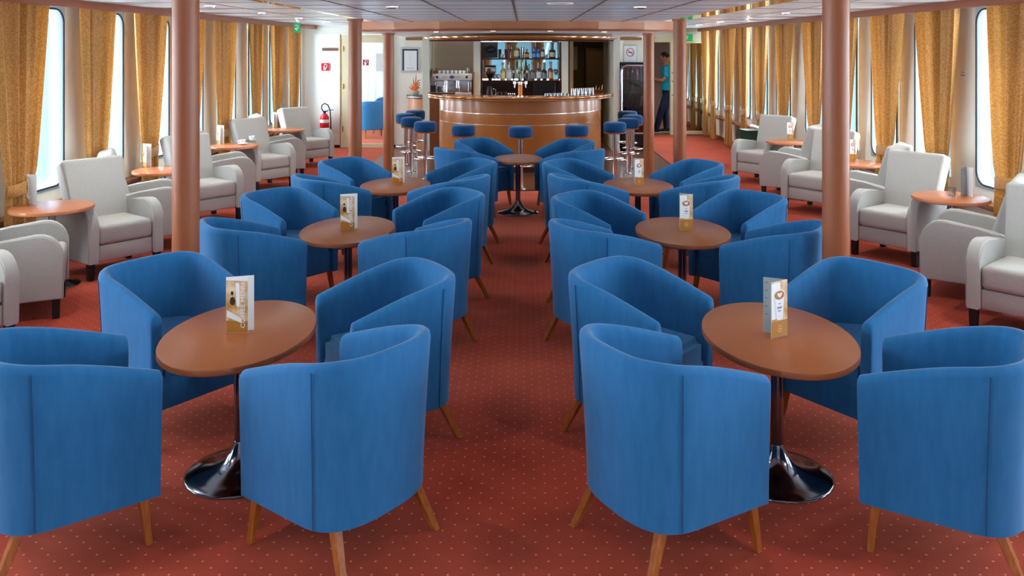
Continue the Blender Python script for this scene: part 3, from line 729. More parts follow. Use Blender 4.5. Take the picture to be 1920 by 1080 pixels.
# ------------------------------------------------------------------ bar stools
def make_stool():
    t = thing('bar_stool', '', 'stool')
    bm = NB(); lathe(bm, [(0, .685), (.148, .685), (.156, .695), (.159, .72), (.159, .785), (.152, .806), (.134, .819), (.09, .825), (0, .826)], 40); obj('seat', bm, STOOLB, t, 50)
    bm = NB(); lathe(bm, [(0, .665), (.14, .665), (.152, .67), (.155, .684), (0, .684)], 40); obj('seat_rim', bm, HONEY, t)
    bm = NB(); cyl(bm, (0, 0, .02), (0, 0, .685), .031, n=24); obj('pole', bm, CHROME, t)
    bm = NB(); tube(bm, [(.155*math.cos(a), .155*math.sin(a), .31) for a in [2*PI*i/36 for i in range(36)]], .0085, 8, True); cyl(bm, (-.15, 0, .31), (.15, 0, .31), .007, n=8); cyl(bm, (0, -.15, .31), (0, .15, .31), .007, n=8); obj('footrest', bm, CHROME, t)
    bm = NB(); lathe(bm, [(0, 0), (.07, 0), (.07, .008), (.05, .014), (.034, .03), (0, .03)], 32)
    for i in range(4): a = PI/4+i*PI/2; cyl(bm, (.056*math.cos(a), .056*math.sin(a), .006), (.056*math.cos(a), .056*math.sin(a), .018), .006, n=8)
    obj('floor_flange', bm, CHROME, t)
    return t
SP = [(-.042, 11.1, 'bar front, middle'), (-.81, 11.3, 'bar front, left of the middle'), (.71, 11.3, 'bar front, right of the middle'),
      (-1.385, 11.85, 'left curve, nearest of the left four'), (-1.68, 12.6, 'left curve, second of the left four'), (-1.86, 13.3, 'left curve, third of the left four'), (-1.80, 14.0, 'left curve, farthest of the left four'),
      (1.27, 11.75, 'right curve, nearest of the right four'), (1.54, 12.4, 'right curve, second of the right four'), (1.68, 13.0, 'right curve, third of the right four'), (1.70, 13.8, 'right curve, farthest of the right four')]
st = make_stool()
for i, (X, Y, s) in enumerate(SP):
    r = st if i == 0 else dup(st, (X, Y, 0.006), 0.3*i); r.location = (X, Y, .006)
    tag(r, 'round blue bar stool on a chrome pole, '+s, 'stool', 'bar stools around the curved bar')

# ------------------------------------------------------------------ bar counter
bar = thing('bar_counter', 'large semicircular wooden bar counter with gilded edge and steel strips', 'bar counter', (BC[0], BC[1], 0))
RB, RT, ZBT = 1.315, 1.52, 1.138
def half(bm, prof, n=64, ext=0.0, a0=PI, a1=2*PI): return lathe(bm, prof, n, (0, 0), a0, a1)
bm = NB(); half(bm, [(RB-.03, .09), (RB, .09), (RB, ZBT-.07), (RB-.03, ZBT-.07), (RB-.03, .09)]); obj('front_panel', bm, BARW, bar)
bm = NB(); half(bm, [(RB-.12, 0.006), (RB-.08, 0.006), (RB-.08, .095), (RB-.12, .095), (RB-.12, 0.006)]); obj('kick_plinth', bm, DWOOD, bar)
for z in (.878, .712):
    bm = NB(); half(bm, [(RB-.001, z-.006), (RB+.002, z-.006), (RB+.002, z+.006), (RB-.001, z+.006)], 96); obj('steel_inlay', bm, STRIPE, bar)
bm = NB(); half(bm, [(RT-.52, ZBT-.04), (RT-.03, ZBT-.04), (RT-.03, ZBT), (RT-.52, ZBT), (RT-.52, ZBT-.04)], 72); obj('worktop', bm, BARTOP, bar)
bm = NB(); half(bm, [(RT-.04, ZBT-.066), (RT-.012, ZBT-.064), (RT-.002, ZBT-.056), (RT-.002, ZBT-.046), (RT-.010, ZBT-.040), (RT-.008, ZBT-.036), (RT, ZBT-.026), (RT, ZBT-.008), (RT-.010, ZBT+.001), (RT-.03, ZBT+.003), (RT-.04, ZBT+.001), (RT-.04, ZBT-.066)], 96); obj('gilded_edge', bm, GOLDW, bar, 60)
bm = NB()
for sx in (-1, 1): box(bm, min(sx*1.0, sx*RB), max(sx*1.0, sx*RB), -.02, .02, .01, ZBT-.07)
obj('end_panel', bm, MWOOD, bar, 0)
bm = NB(); box(bm, -1.62, -1.30, 14.55, 14.60, 0.006, 1.06); tag(obj('side_gate', bm, MWOOD, None, 0), 'dark brown wooden panel closing the left end of the bar', 'panel')

# canopy ring over the bar
cn = thing('bar_canopy', 'round wooden canopy ring with glossy edge hanging over the bar', 'canopy', (BC[0], BC[1], 0))
bm = NB(); lathe(bm, [(1.35, 2.00), (1.50, 1.99), (1.56, 2.0), (1.575, 2.02), (1.57, 2.045), (1.52, 2.055), (1.35, 2.055), (1.35, 2.0)], 96, a0=PI, a1=2*PI); obj('ring_edge', bm, GOLDW, cn, 60)
bm = NB(); lathe(bm, [(1.30, 2.056), (1.50, 2.056), (1.50, 2.079), (1.30, 2.079), (1.30, 2.056)], 72, a0=PI, a1=2*PI); obj('recess', bm, DGREY, cn)
bm = NB(); lathe(bm, [(0.0, 2.045), (1.36, 2.045), (1.36, 2.05), (0, 2.05)], 72, a0=PI, a1=2*PI); obj('under_panel', bm, WHITE, cn)
for i, (px, D) in enumerate([(820, 13.2), (861, 12.75), (905, 12.45), (960, 12.33), (1015, 12.36), (1060, 12.6), (1106, 13.0)]):
    X = (px-CX)*D/FPX; t = downlight(X, D+.12, 2.0, 9, (255, 196, 120), .03, label='tiny warm lamp under the bar canopy ring, %s from the left' % ordn[i].replace('nearest', 'first')); t['group'] = 'warm lamps in the bar canopy'
for x in (-.9, 0, .85):
    t = downlight(x, 14.5, SOFF, 30, (255, 214, 160), .04, label='warm ceiling lamp behind the bar, %s' % {-.9: 'left over the coffee machine', 0: 'centre before the bottle shelves', .85: 'right by the dark doorway'}[x])
for i, (X, Y) in enumerate([(-1.2, 11.55), (-.4, 11.0), (.35, 11.0), (1.1, 11.5)]):
    t = downlight(X, Y, SOFF, 14, (255, 232, 205), .035, label='small downlight in the soffit before the bar, %s from the left' % ordn[i].replace('nearest', 'first'))

# ------------------------------------------------------------------ back walls
def bx(name, m, *a, **k):
    bm = NB(); box(bm, *a); return struct(name, bm, m, smooth=0)
# left back wall with glass door
bm = NB(); box(bm, -4.4, -3.43, 15.8, 15.9, 0, CEIL_S); box(bm, -3.43, -2.44, 15.8, 15.9, 2.12, CEIL_S); box(bm, -2.44, -1.82, 15.8, 15.9, 0, CEIL_S); box(bm, -4.14, -2.0, 15.785, 15.8, 2.12, 2.128); box(bm, -4.10, -4.085, 15.78, 15.8, 0, 2.25)
struct('wall_back_left', bm, CREAM, smooth=0)
bm = NB(); box(bm, -4.2, -1.82, 15.78, 15.8, 0, .05); struct('baseboard_back', bm, DWOOD, smooth=0)
bm = NB()
for q in ((-3.43, -3.22, 0, 2.115), (-2.62, -2.44, 0, 2.115), (-3.22, -2.62, 1.965, 2.115), (-3.22, -2.62, 0, .075)): box(bm, q[0], q[1], 15.77, 15.82, q[2], q[3])
d1 = struct('door_1', bm, DOORF, smooth=0)
bm = NB(); box(bm, -3.22, -2.62, 15.795, 15.80, .075, 1.965); obj('glass_pane', bm, DOORGL, d1, 0)
bm = NB()
for z in (.35, 1.15, 1.85): cyl(bm, (-3.385, 15.762, z-.05), (-3.385, 15.762, z+.05), .008, n=10)
obj('hinge', bm, mat('brass', (200, 160, 80), .25, metal=1), d1)
bm = NB(); box(bm, -3.44, -3.425, 15.76, 15.8, 0, 2.12); obj('door_edge', bm, mat('frame_brown', (176, 146, 100), .5), d1, 0)
# room beyond the glass door
bm = NB(); box(bm, -4.5, -1.9, 19.4, 19.5, 0, 2.3); box(bm, -1.95, -1.86, 15.9, 19.5, 0, 2.3); struct('wall_next_room', bm, WHITE, smooth=0)
wn += 1; bm = NB()  # window added so that daylight brightens the room beyond the door
for q in ((15.9, 16.0, 0, 2.3), (19.3, 19.4, 0, 2.3), (16.0, 19.3, 0, .3), (16.0, 19.3, 2.2, 2.3), (17.6, 17.7, .3, 2.2)): box(bm, -4.6, -4.5, *q)
fr = struct('window_%d' % wn, bm, ALU, smooth=0); bm = NB(); box(bm, -4.56, -4.55, 16, 19.3, .3, 2.2); obj('pane', bm, PANE, fr, 0)
lp = area('window_portal', (-4.64, 17.65, 1.25), (0, -PI/2, 0), 1.9, 3.3, 1); lp.data.cycles.is_portal = True
bm = NB()
for i in range(60):
    pass
pts = []; n = 120
vs0 = [bm.verts.new((-4.2+2.2*i/n, 19.2+.03*math.sin(i*.7), .1)) for i in range(n+1)]; vs1 = [bm.verts.new((-4.2+2.2*i/n, 19.2+.03*math.sin(i*.7), 2.2)) for i in range(n+1)]
for i in range(n): bm.faces.new((vs0[i], vs0[i+1], vs1[i+1], vs1[i]))
tag(obj('sheer_curtain', bm, PAPER, None, 80), 'long white sheer curtain in the room beyond the glass door', 'curtain')
t = downlight(-2.9, 17.2, CEIL_S, 20, (255, 250, 240), .05, label='added ceiling lamp to brighten the room beyond the glass door')  # invented lamp, there only to light this room
t = dup(tub, (-3.0, 18.55, 0), math.radians(170), 'blue tub chair seen through the glass door, farther of two', 'blue tub chairs in the next room')
t = dup(tub, (-3.15, 17.6, 0), math.radians(25), 'blue tub chair seen through the glass door, nearer with back turned', 'blue tub chairs in the next room')
# sign on glass, notice
def fire_sign(name, loc, label, s=.14):
    t = thing(name, label, 'sign', loc)
    bm = NB(); box(bm, -s/2, s/2, -.006, 0, -s/2, s/2); obj('plate', bm, RED, t, 0)
    bm = NB(); q = s/2
    y = -.0075
    tube(bm, [(-.15*q, y, -.7*q), (-.15*q, y, .25*q), (-.38*q, y, .05*q)], .009, 6)
    tube(bm, [(-.35*q, y, .05*q), (-.35*q, y, -.72*q), (.05*q, y, -.72*q), (.05*q, y, -.4*q)], .006, 6)
    tube(bm, [(-.15*q+.38*q*(1-math.cos(a))-.05*q, y, .30*q+.42*q*math.sin(a)) for a in [PI*i/12 for i in range(13)]]+[(.45*q, y, -.05*q), (.12*q, y, -.6*q)], .008, 6)
    obj('hose_symbol', bm, WHITE, t); return t
D0 = 15.78
def PX(px, D): return (px-CX)*D/FPX
def PZ(py, D): return EYE-(py-CY)*D/FPX
fire_sign('fire_sign', (PX(609.5, D0), D0, PZ(125.5, D0)), 'square red fire equipment sign above the extinguisher')
fire_sign('fire_sign', (PX(686, D0), D0, PZ(117, D0)), 'square red fire equipment sign on the glass door', .11)
bm = NB(); box(bm, PX(705, D0), PX(720, D0), 15.788, 15.792, PZ(134, D0), PZ(100, D0)); tag(obj('paper_notice', bm, PAPER, None, 0), 'white sheet of paper taped to the glass door', 'notice')
t = thing('vent_grille', 'narrow grey metal vent plate on the white wall over the fire sign', 'vent', (PX(619, D0), D0, PZ(92.5, D0)))
bm = NB(); box(bm, -.155, .155, -.008, 0, -.028, .028, .002); obj('plate', bm, STEEL, t, 0)
bm = NB()
for i in range(4): box(bm, -.145, .145, -.012, -.008, -.021+.011*i, -.017+.011*i)
obj('louvre', bm, DGREY, t, 0)
# extinguisher
t = thing('fire_extinguisher', 'red fire extinguisher with black hose hanging on the white wall', 'fire extinguisher', (PX(608.5, 15.65), 15.65, 0))
bm = NB(); lathe(bm, [(0, .21), (.075, .21), (.085, .225), (.085, .56), (.075, .60), (.045, .635), (.03, .65), (0, .65)], 32); obj('cylinder', bm, RED, t)
bm = NB(); lathe(bm, [(.0855, .48), (.0865, .48), (.0865, .54), (.0855, .54)], 32); lathe(bm, [(.0855, .36), (.0865, .36), (.0865, .385), (.0855, .385)], 32); obj('label_band', bm, WHITE, t)
bm = NB(); cyl(bm, (0, 0, .65), (0, 0, .70), .025, n=16); box(bm, -.02, .06, -.012, .012, .68, .70); obj('valve', bm, BLACK, t)
bm = NB(); box(bm, .05, .17, -.01, .01, .705, .72, .003, M=Matrix.Translation((0, 0, 0))); obj('lever', bm, mat('lever_blue', (40, 110, 190), .4), t)
bm = NB(); tube(bm, [(-.02, 0, .68), (-.055, 0, .74), (-.05, 0, .80), (0, 0, .835), (.06, 0, .81), (.10, 0, .72), (.115, 0, .55), (.115, 0, .35), (.11, 0, .24)], .011, 10); obj('hose', bm, BLACK, t)
bm = NB(); box(bm, -.05, .05, .085, .13, .35, .45); obj('wall_bracket', bm, BLACK, t, 0)
# certificate
t = thing('framed_certificate', 'framed certificate with dark mount on the wall left of the bar', 'picture', (PX(769.5, D0), D0, PZ(112, D0)))
hw, hh = .178, .235
bm = NB(); box(bm, -hw, hw, -.02, 0, -hh, hh, .004); obj('frame', bm, LGREY, t, 0)
bm = NB(); box(bm, -hw+.03, hw-.03, -.022, -.018, -hh+.035, hh-.035); obj('mount', bm, DGREY, t, 0)
bm = NB(); box(bm, -hw+.065, hw-.055, -.024, -.02, -hh+.035, hh-.065); obj('sheet', bm, PAPER, t, 0)
bm = NB()
for i, wd in enumerate((.06, .03, .08, .05, .04, .05, .03, .05)): box(bm, -wd/2, wd/2, -.0248, -.024, .12-.03*i, .124-.03*i)
box(bm, -.07, .07, -.0248, -.024, -.165, -.15); obj('print', bm, LGREY, t, 0)

# pilasters / alcoves (bar back)
bm = NB(); box(bm, -1.825, -1.705, 15.2, 15.8, 0, SOFF); struct('wall_pilaster_left', bm, PILAS, smooth=0)
bm = NB(); box(bm, 1.62, 1.74, 15.2, 15.8, 0, SOFF); box(bm, 1.60, 1.64, 15.3, 16.9, 0, SOFF); struct('wall_pilaster_right', bm, PILAS, smooth=0)
bm = NB(); box(bm, -1.72, -.80, 15.85, 15.95, 0, SOFF); struct('wall_coffee_alcove', bm, BEIGE, smooth=0)
bm = NB(); box(bm, -.915, -.795, 15.405, 15.85, 0, SOFF); struct('wall_divider', bm, BEIGE, smooth=0)
bm = NB(); box(bm, -.915, -.80, 15.38, 15.405, 0, SOFF); struct('trim_14', bm, PILAS, smooth=0)
bm = NB(); box(bm, .695, .815, 15.4, 15.9, 0, SOFF); struct('trim_15', bm, PILAS, smooth=0)
bm = NB(); box(bm, -1.70, 1.62, 15.18, 15.22, 1.985, SOFF); struct('trim_16', bm, DWOOD, smooth=0)
bm = NB(); box(bm, -2.2, -1.83, 15.70, 15.79, 2.01, 2.06); box(bm, 1.74, 2.2, 15.70, 15.79, 2.01, 2.06); struct('trim_17', bm, GOLDW, smooth=0)
# doorway room behind the bar
bm = NB(); box(bm, .815, .86, 15.85, 16.0, 0, SOFF); box(bm, .93, 1.64, 15.95, 16.0, 2.02, SOFF); struct('wall_dark_gap', bm, BLACK, smooth=0)  # black fill painted in for the dark of the gap beside the doorway
bm = NB(); box(bm, .86, .93, 15.8, 15.9, 0, 2.02); box(bm, .86, 1.64, 15.8, 15.9, 1.985, 2.03); struct('door_2', bm, mat('door_2_wood', (206, 176, 128), .4), smooth=0)
bm = NB(); box(bm, .6, 2.0, 18.2, 18.3, 0, 2.28); box(bm, .75, .85, 16.0, 18.2, 0, 2.28); box(bm, 2.0, 2.06, 16.9, 18.3, 0, 2.28); struct('wall_pantry', bm, OLIVE, smooth=0)
t = thing('pantry_cabinet', 'tall olive cabinet with a pale door panel in the dark doorway', 'cabinet', (1.42, 17.9, 0))
bm = NB(); box(bm, -.12, .35, -.2, .28, 0, 1.86); obj('carcass', bm, mat('pantry_brown', (92, 74, 44), .5), t, 0)
bm = NB(); box(bm, -.10, .33, -.215, -.2, .05, 1.80, .004); obj('door', bm, mat('pantry_door', (112, 92, 56), .45), t, 0)
bm = NB(); box(bm, 1.02, 1.16, 18.185, 18.198, 1.40, 1.90); tag(obj('paper_notice', bm, PAPER, None, 0), 'pale paper sheets pinned inside the dark doorway behind the bar', 'notice')
t = downlight(1.2, 17.2, CEIL_S, 5, (255, 200, 120), .04, label='dim warm lamp in the doorway room behind the bar')

# shelf unit with mirror back
sh = thing('bottle_shelves', 'dark wooden bottle shelf unit with mirrored back behind the bar', 'shelf', (0, 15.6, 0))
bm = NB(); box(bm, -.79, .69, .26, .275, 1.28, 1.985); obj('mirror_back', bm, MIRROR, sh, 0)
bm = NB(); box(bm, -.78, -.49, .235, .258, 1.68, 1.985); obj('grey_panel', bm, mat('panel_grey', (92, 86, 92), .5), sh, 0)
for z in (1.672, 1.266):
    bm = NB(); box(bm, -.79, .69, -.02, .258, z-.022, z); obj('shelf_board', bm, DWOOD, sh, 0)
for x in (-.785, .665):
    bm = NB(); box(bm, x, x+.02, -.01, .258, .9, 1.985); obj('side_panel', bm, DWOOD, sh, 0)
bm = NB(); box(bm, -.79, .69, .25, .28, .1, 1.25); obj('lower_back', bm, DWOOD, sh, 0)
bm = NB(); box(bm, -.79, .69, -.25, .25, .86, .90); obj('counter', bm, DGREY, sh, 0)
bm = NB(); box(bm, -.79, .69, -.2, .24, .01, .86); obj('cupboard', bm, DWOOD, sh, 0)
t = thing('oval_sign', 'black scalloped oval sign with pale script over the top left shelf', 'sign', (PX(920, 15.75), 15.80, PZ(93, 15.8)))
bm = NB(); pts = [((.098+.007*math.cos(9*a))*math.cos(a), (.072+.006*math.cos(9*a))*math.sin(a)) for a in [2*PI*i/72 for i in range(72)]]
flat(bm, pts, 0, .02); obj('plate', bm, BLACK, t)
bm = NB(); tube(bm, [(-.06+.12*i/20, -.023, -.01+.012*math.sin(i*1.1)+.02*i/20) for i in range(21)], .003, 5); obj('script', bm, LGREY, t)

# bottles
def bottle_bm(h, r, neck=.30, sh_=.12, rn=None):
    rn = rn or r*.36; bm = NB(); a = h*(1-neck-sh_); b = h*(1-neck)
    lathe(bm, [(0, 0), (r*.93, 0), (r, .008), (r, a), (r*.93, a+(b-a)*.35), (r*.6, a+(b-a)*.8), (rn, b), (rn, h*.93), (rn*1.15, h*.935), (rn*1.15, h*.99), (0, h)], 20); return bm
BM = {}
def bmat(name, rgb, alpha=False):
    if name not in BM: BM[name] = mat('bottle_'+name, rgb, .08, spec=.7, coat=.5)
    return BM[name]
bc = {'clear': (196, 206, 200), 'green': (84, 110, 48), 'olive': (120, 124, 80), 'blue': (20, 92, 190), 'black': (18, 18, 24), 'brown': (78, 32, 16), 'amber': (190, 100, 30), 'red': (196, 34, 26), 'slate': (70, 84, 96), 'yellow': (190, 170, 96), 'darkgreen': (24, 44, 34)}
lc = {'cream': (226, 208, 164), 'white': (225, 226, 226), 'yellow': (226, 196, 84), 'orange': (232, 146, 50), 'grey': (140, 142, 150), 'none': None, 'red': (190, 60, 56), 'ltblue': (120, 170, 220)}
def bottle(px, ybase, ytop, wpx, colr, labc, zb, label, D=15.66, neck=.32):
    z = zb; h = PZ(ytop, D)-z; r = wpx/2*D/FPX
    t = thing('bottle', label, 'bottle', (PX(px, D), D, z), 0, 'bottles on the bar shelves')
    obj('glass_body', bottle_bm(h, r, neck), bmat(colr, bc[colr]), t, 50)
    bm = NB(); rn = r*.36*1.25; lathe(bm, [(rn, h*.88), (rn, h+.004), (0, h+.004)], 14); obj('cap', bm, bmat('cap_'+colr, tuple(max(10, int(c*.5)) for c in bc[colr])), t)
    if lc.get(labc):
        bm = NB(); zz = h*(1-neck-.12); lathe(bm, [(r+.0008, zz*.22), (r+.0015, zz*.24), (r+.0015, zz*.82), (r+.0008, zz*.84)], 20); obj('paper_label', bm, mat('label_'+labc, lc[labc], .6), t)
    return t
Z1, Z2, ZC = 1.672, 1.266, .90
TOP = [(968, 80, 9, 'olive', 'cream', 'pale green wine bottle on the top shelf beside the wine glass', .30),
       (988, 92, 8.5, 'brown', 'orange', 'short brown bottle with orange label, middle of the top shelf', .3),
       (1001, 92, 7, 'blue', 'ltblue', 'left bright blue bottle of the blue trio on the top shelf', .25), (1009, 92, 7, 'blue', 'ltblue', 'right bright blue bottle of the blue trio on the top shelf', .25),
       (1018, 86, 7, 'slate', 'white', 'grey blue bottle with white label right of the blue bottles', .25),
       (1036, 80, 11, 'brown', 'cream', 'squat dark bottle with cream label and red neck, top shelf right', .42)]
for px, yt, wp_, c, l, lab, nk in TOP: bottle(px, 108, yt, wp_, c, l, Z1, lab, neck=nk)
t = bottle(1005, 108, 79, 7.5, 'blue', 'none', Z1, 'rear tall bright blue bottle of the blue trio on the top shelf', D=15.77, neck=.25)
MID = [(942.5, 118, 9.5, 'yellow', 'cream', 'pale yellow bottle with cream label on the lower shelf', .36), (954, 117, 9.5, 'clear', 'white', 'clear bottle with white label and dark cap on the lower shelf', .34),
       (999, 118, 8, 'slate', 'grey', 'slate bottle with grey label, first of the four dark ones', .4), (1010, 117, 8.5, 'slate', 'white', 'slate bottle with white label, between two dark bottles', .34),
       (1021, 118, 9, 'darkgreen', 'grey', 'dark green bottle left of the red bottle', .4), (1033, 116, 8.5, 'red', 'cream', 'bright red bottle with cream label on the lower shelf', .36),
       (974, 126, 6, 'green', 'none', 'small green bottle behind the beer tap', .4), (984, 124, 6, 'black', 'none', 'small black bottle right behind the beer tap', .4), (992, 121, 6.5, 'olive', 'grey', 'olive bottle behind the right tap handle', .4)]
for px, yt, wp_, c, l, lab, nk in MID: bottle(px, 150, yt, wp_, c, l, Z2, lab, neck=nk)
def wineglass(px, D, z, h, r, label, tint=GLASS, name='wine_glass'):
    bm = NB(); lathe(bm, [(0, 0), (r*.8, 0), (r*.8, .003), (.005, .008), (.004, h*.48), (r*.5, h*.55), (r, h*.72), (r*.95, h*.86), (r*.78, h), (r*.74, h), (r*.91, h*.86), (r*.95, h*.73), (r*.45, h*.57), (0, h*.52)], 20)
    return tag(obj(name, bm, tint, None, loc=(PX(px, D), D, z)), label, 'glass', 'stemmed glasses on the bar shelves')
wineglass(957, 15.66, Z1, .24, .045, 'large stemmed wine glass on the top shelf left of the green bottle')
wineglass(1043, 15.66, Z2, .20, .038, 'stemmed glass with a brown drink at the right end of the lower shelf')
def tumbler(px, D, z, h, r, label, group='small glasses on the bar shelves'):
    bm = NB(); lathe(bm, [(0, 0), (r*.8, 0), (r, h), (r*.93, h), (r*.74, .006), (0, .006)], 18)
    return tag(obj('tumbler', bm, GLASS, None, loc=(PX(px, D), D, z)), label, 'glass', group)
for px, lab in ((939.5, 'first small glass on the top shelf, left'), (945, 'second small glass on the top shelf, left'), (1024.5, 'small glass on the top shelf left of the squat bottle'), (1049, 'small glass at the right end of the top shelf')): tumbler(px, 15.66, Z1, .075, .025, lab)
for k, (px, hh) in enumerate(((927, .10), (933.5, .10))): tumbler(px, 15.62, Z2, hh, .028, 'straight glass on the lower shelf beside the coffee grinder, %s' % ('left one', 'right one')[k])
bm = NB(); lathe(bm, [(0, 0), (.05, 0), (.06, .22), (.055, .22), (.046, .006), (0, .006)], 20); tag(obj('glass_pitcher', bm, GLASS, None, loc=(PX(977.5, 15.7), 15.7, Z1)), 'tall clear glass jug on the top shelf in the middle', 'jug')
for k, px in enumerate((937, 949)):
    bm = NB(); box(bm, -.028, .028, -.01, .01, 0, .17+.0*k); tag(obj('gift_box', bm, mat('box_%d' % k, ((70, 80, 60), (150, 40, 60))[k], .5), None, 0, loc=(PX(px, 15.78), 15.78, Z1)), ('dark green upright carton on the top shelf', 'dark pink upright carton on the top shelf')[k], 'box')
# grinder
t = thing('coffee_grinder', 'silver coffee grinder with black cone on the lower shelf', 'coffee grinder', (PX(919, 15.6), 15.62, Z2))
bm = NB(); lathe(bm, [(0, 0), (.035, 0), (.035, .04), (.05, .05), (.075, .12), (0, .12)], 24); obj('funnel', bm, BLACK, t)
bm = NB(); box(bm, -.095, .095, -.07, .07, .12, .25, .02); obj('housing', bm, STEEL, t)
bm = NB(); box(bm, -.10, .10, -.075, .075, .25, .268, .006); obj('lid', bm, BLACK, t)
bm = NB(); lathe(bm, [(0, 0), (.035, 0), (.035, .004), (0, .004)], 24); bmesh.ops.transform(bm, matrix=Matrix.Translation((-.02, -.072, .19)) @ Matrix.Rotation(PI/2, 4, 'X'), verts=bm.verts); obj('badge', bm, DGREY, t)
# things on the rear counter
t = thing('cash_register', 'black boxy till display under the bottle shelves', 'till', (PX(1021, 15.45), 15.45, ZC))
bm = NB(); box(bm, -.20, .20, -.04, .04, .09, .33, .01); obj('screen', bm, BLACK, t, 0)
bm = NB(); box(bm, -.18, .18, -.05, .10, 0, .08, .01); obj('base', bm, DGREY, t, 0)
t = thing('coffee_pot', 'dark coffee pot with steel trim on the rear counter at left', 'coffee pot', (PX(918, 15.45), 15.45, ZC))
bm = NB(); lathe(bm, [(0, 0), (.075, 0), (.08, .10), (.06, .22), (.05, .26), (0, .27)], 24); obj('body', bm, BLACK, t)
bm = NB(); tube(bm, [(.06, 0, .22), (.11, 0, .20), (.12, 0, .12), (.07, 0, .06)], .009, 8); obj('handle', bm, STEEL, t)
for k, px in enumerate((934, 941, 948)): tumbler(px, 15.42, ZC, .16, .03, 'tall clear glass on the rear counter, %s of three' % ('left', 'middle', 'right')[k], 'tall glasses on the rear counter')
for k, px in enumerate((955, 963)):
    t = thing('glass_jar', 'dark glass jar on the rear counter, %s' % ('left of two', 'right of two')[k], 'jar', (PX(px, 15.4), 15.4, ZC), 0, 'jars on the rear counter')
    bm = NB(); lathe(bm, [(0, 0), (.035, 0), (.036, .12), (0, .12)], 20); obj('body', bm, bmat('brown', bc['brown']), t)
    bm = NB(); lathe(bm, [(0, .14), (.037, .14), (.037, .12), (0, .12)], 20); obj('lid', bm, STEEL, t)
# coffee machine
t = thing('coffee_machine', 'large chrome espresso machine in the alcove left of the shelves', 'coffee machine', (PX(848, 15.4), 15.45, .93))
bm = NB(); box(bm, -.36, .36, -.02, .24, 0, .40, .015); obj('housing', bm, STEEL, t, 30)
bm = NB(); box(bm, -.37, .37, -.12, .0, .34, .47, .02); obj('control_panel', bm, mat('machine_white', (214, 216, 216), .3, metal=.4), t, 30)
for sx in (-1, 1):
    bm = NB(); flat(bm, [(-.12, 0), (.22, 0), (.24, .50), (.10, .56), (-.02, .54), (-.13, .45)], 0, .02); bmesh.ops.transform(bm, matrix=Matrix.Translation((sx*.38+.01, 0, 0)) @ Matrix.Rotation(PI/2, 4, 'Z'), verts=bm.verts)
    obj('side_panel', bm, mat('machine_wood', (176, 120, 80), .4), t, 0)
for x in (-.27, .27):
    bm = NB(); lathe(bm, [(0, 0), (.022, 0), (.022, .012), (.014, .02), (0, .02)], 20); bmesh.ops.transform(bm, matrix=Matrix.Translation((x, -.12, .405)) @ Matrix.Rotation(PI/2, 4, 'X'), verts=bm.verts); obj('dial', bm, BLACK, t)
bm = NB(); pts = ell(0, .405, .045, .030)
flat(bm, pts, -.121, .004); obj('badge', bm, mat('badge_violet', (80, 78, 120), .4), t)
for x in (-.12, .10):
    bm = NB(); cyl(bm, (x, -.06, .22), (x, -.06, .34), .032, n=20); cyl(bm, (x, -.06, .21), (x, -.06, .235), .038, n=20); cyl(bm, (x, -.09, .215), (x+.02, -.2, .19), .012, n=10); obj('brew_group', bm, CHROME, t)
for x in (-.30, .30):
    bm = NB(); tube(bm, [(x, -.08, .33), (x, -.11, .28), (x, -.12, .15)], .007, 8); obj('steam_pipe', bm, CHROME, t)
for x in (-.225, .005, .225):
    bm = NB(); box(bm, x-.1, x+.1, -.024, -.018, .09, .33, .004); obj('splash_panel', bm, CHROME, t, 0)
for x in (-.13, .10):
    bm = NB()
    for q in range(5): cyl(bm, (x-.04+.02*q, -.118, .405), (x-.04+.02*q, -.124, .405), .007, n=10)
    obj('button', bm, DGREY, t)
bm = NB(); box(bm, -.34, .34, -.14, .0, .02, .07, .008); obj('drip_tray', bm, STEEL, t, 0)
for k in range(9):
    x = -.31+.075*k; tall = k in (0, 8)
    bm = NB(); hh = .10 if tall else .055; lathe(bm, [(0, 0), (.022, 0), (.030, hh), (.027, hh), (.019, .005), (0, .005)], 18)
    o = obj('cup_on_machine', bm, GLASS if tall else PORC, None, loc=(PX(848, 15.4)+x, 15.40, .93+.4705)); tag(o, '%s on the coffee machine, %s from the left' % ('tall clear glass' if tall else 'small white cup', ordn[k].replace('nearest', 'first')), 'cup', 'cups warming on the coffee machine')
bm = NB(); box(bm, -1.70, -.93, 15.25, 15.84, .88, .93); tag(obj('worktop', bm, DGREY, None, 0), 'grey worktop under the coffee machine', 'worktop')
bm = NB(); box(bm, -1.70, -.93, 15.30, 15.84, 0.006, .88); tag(obj('cupboard', bm, MWOOD, None, 0), 'wooden cupboard carrying the coffee machine worktop', 'cupboard')
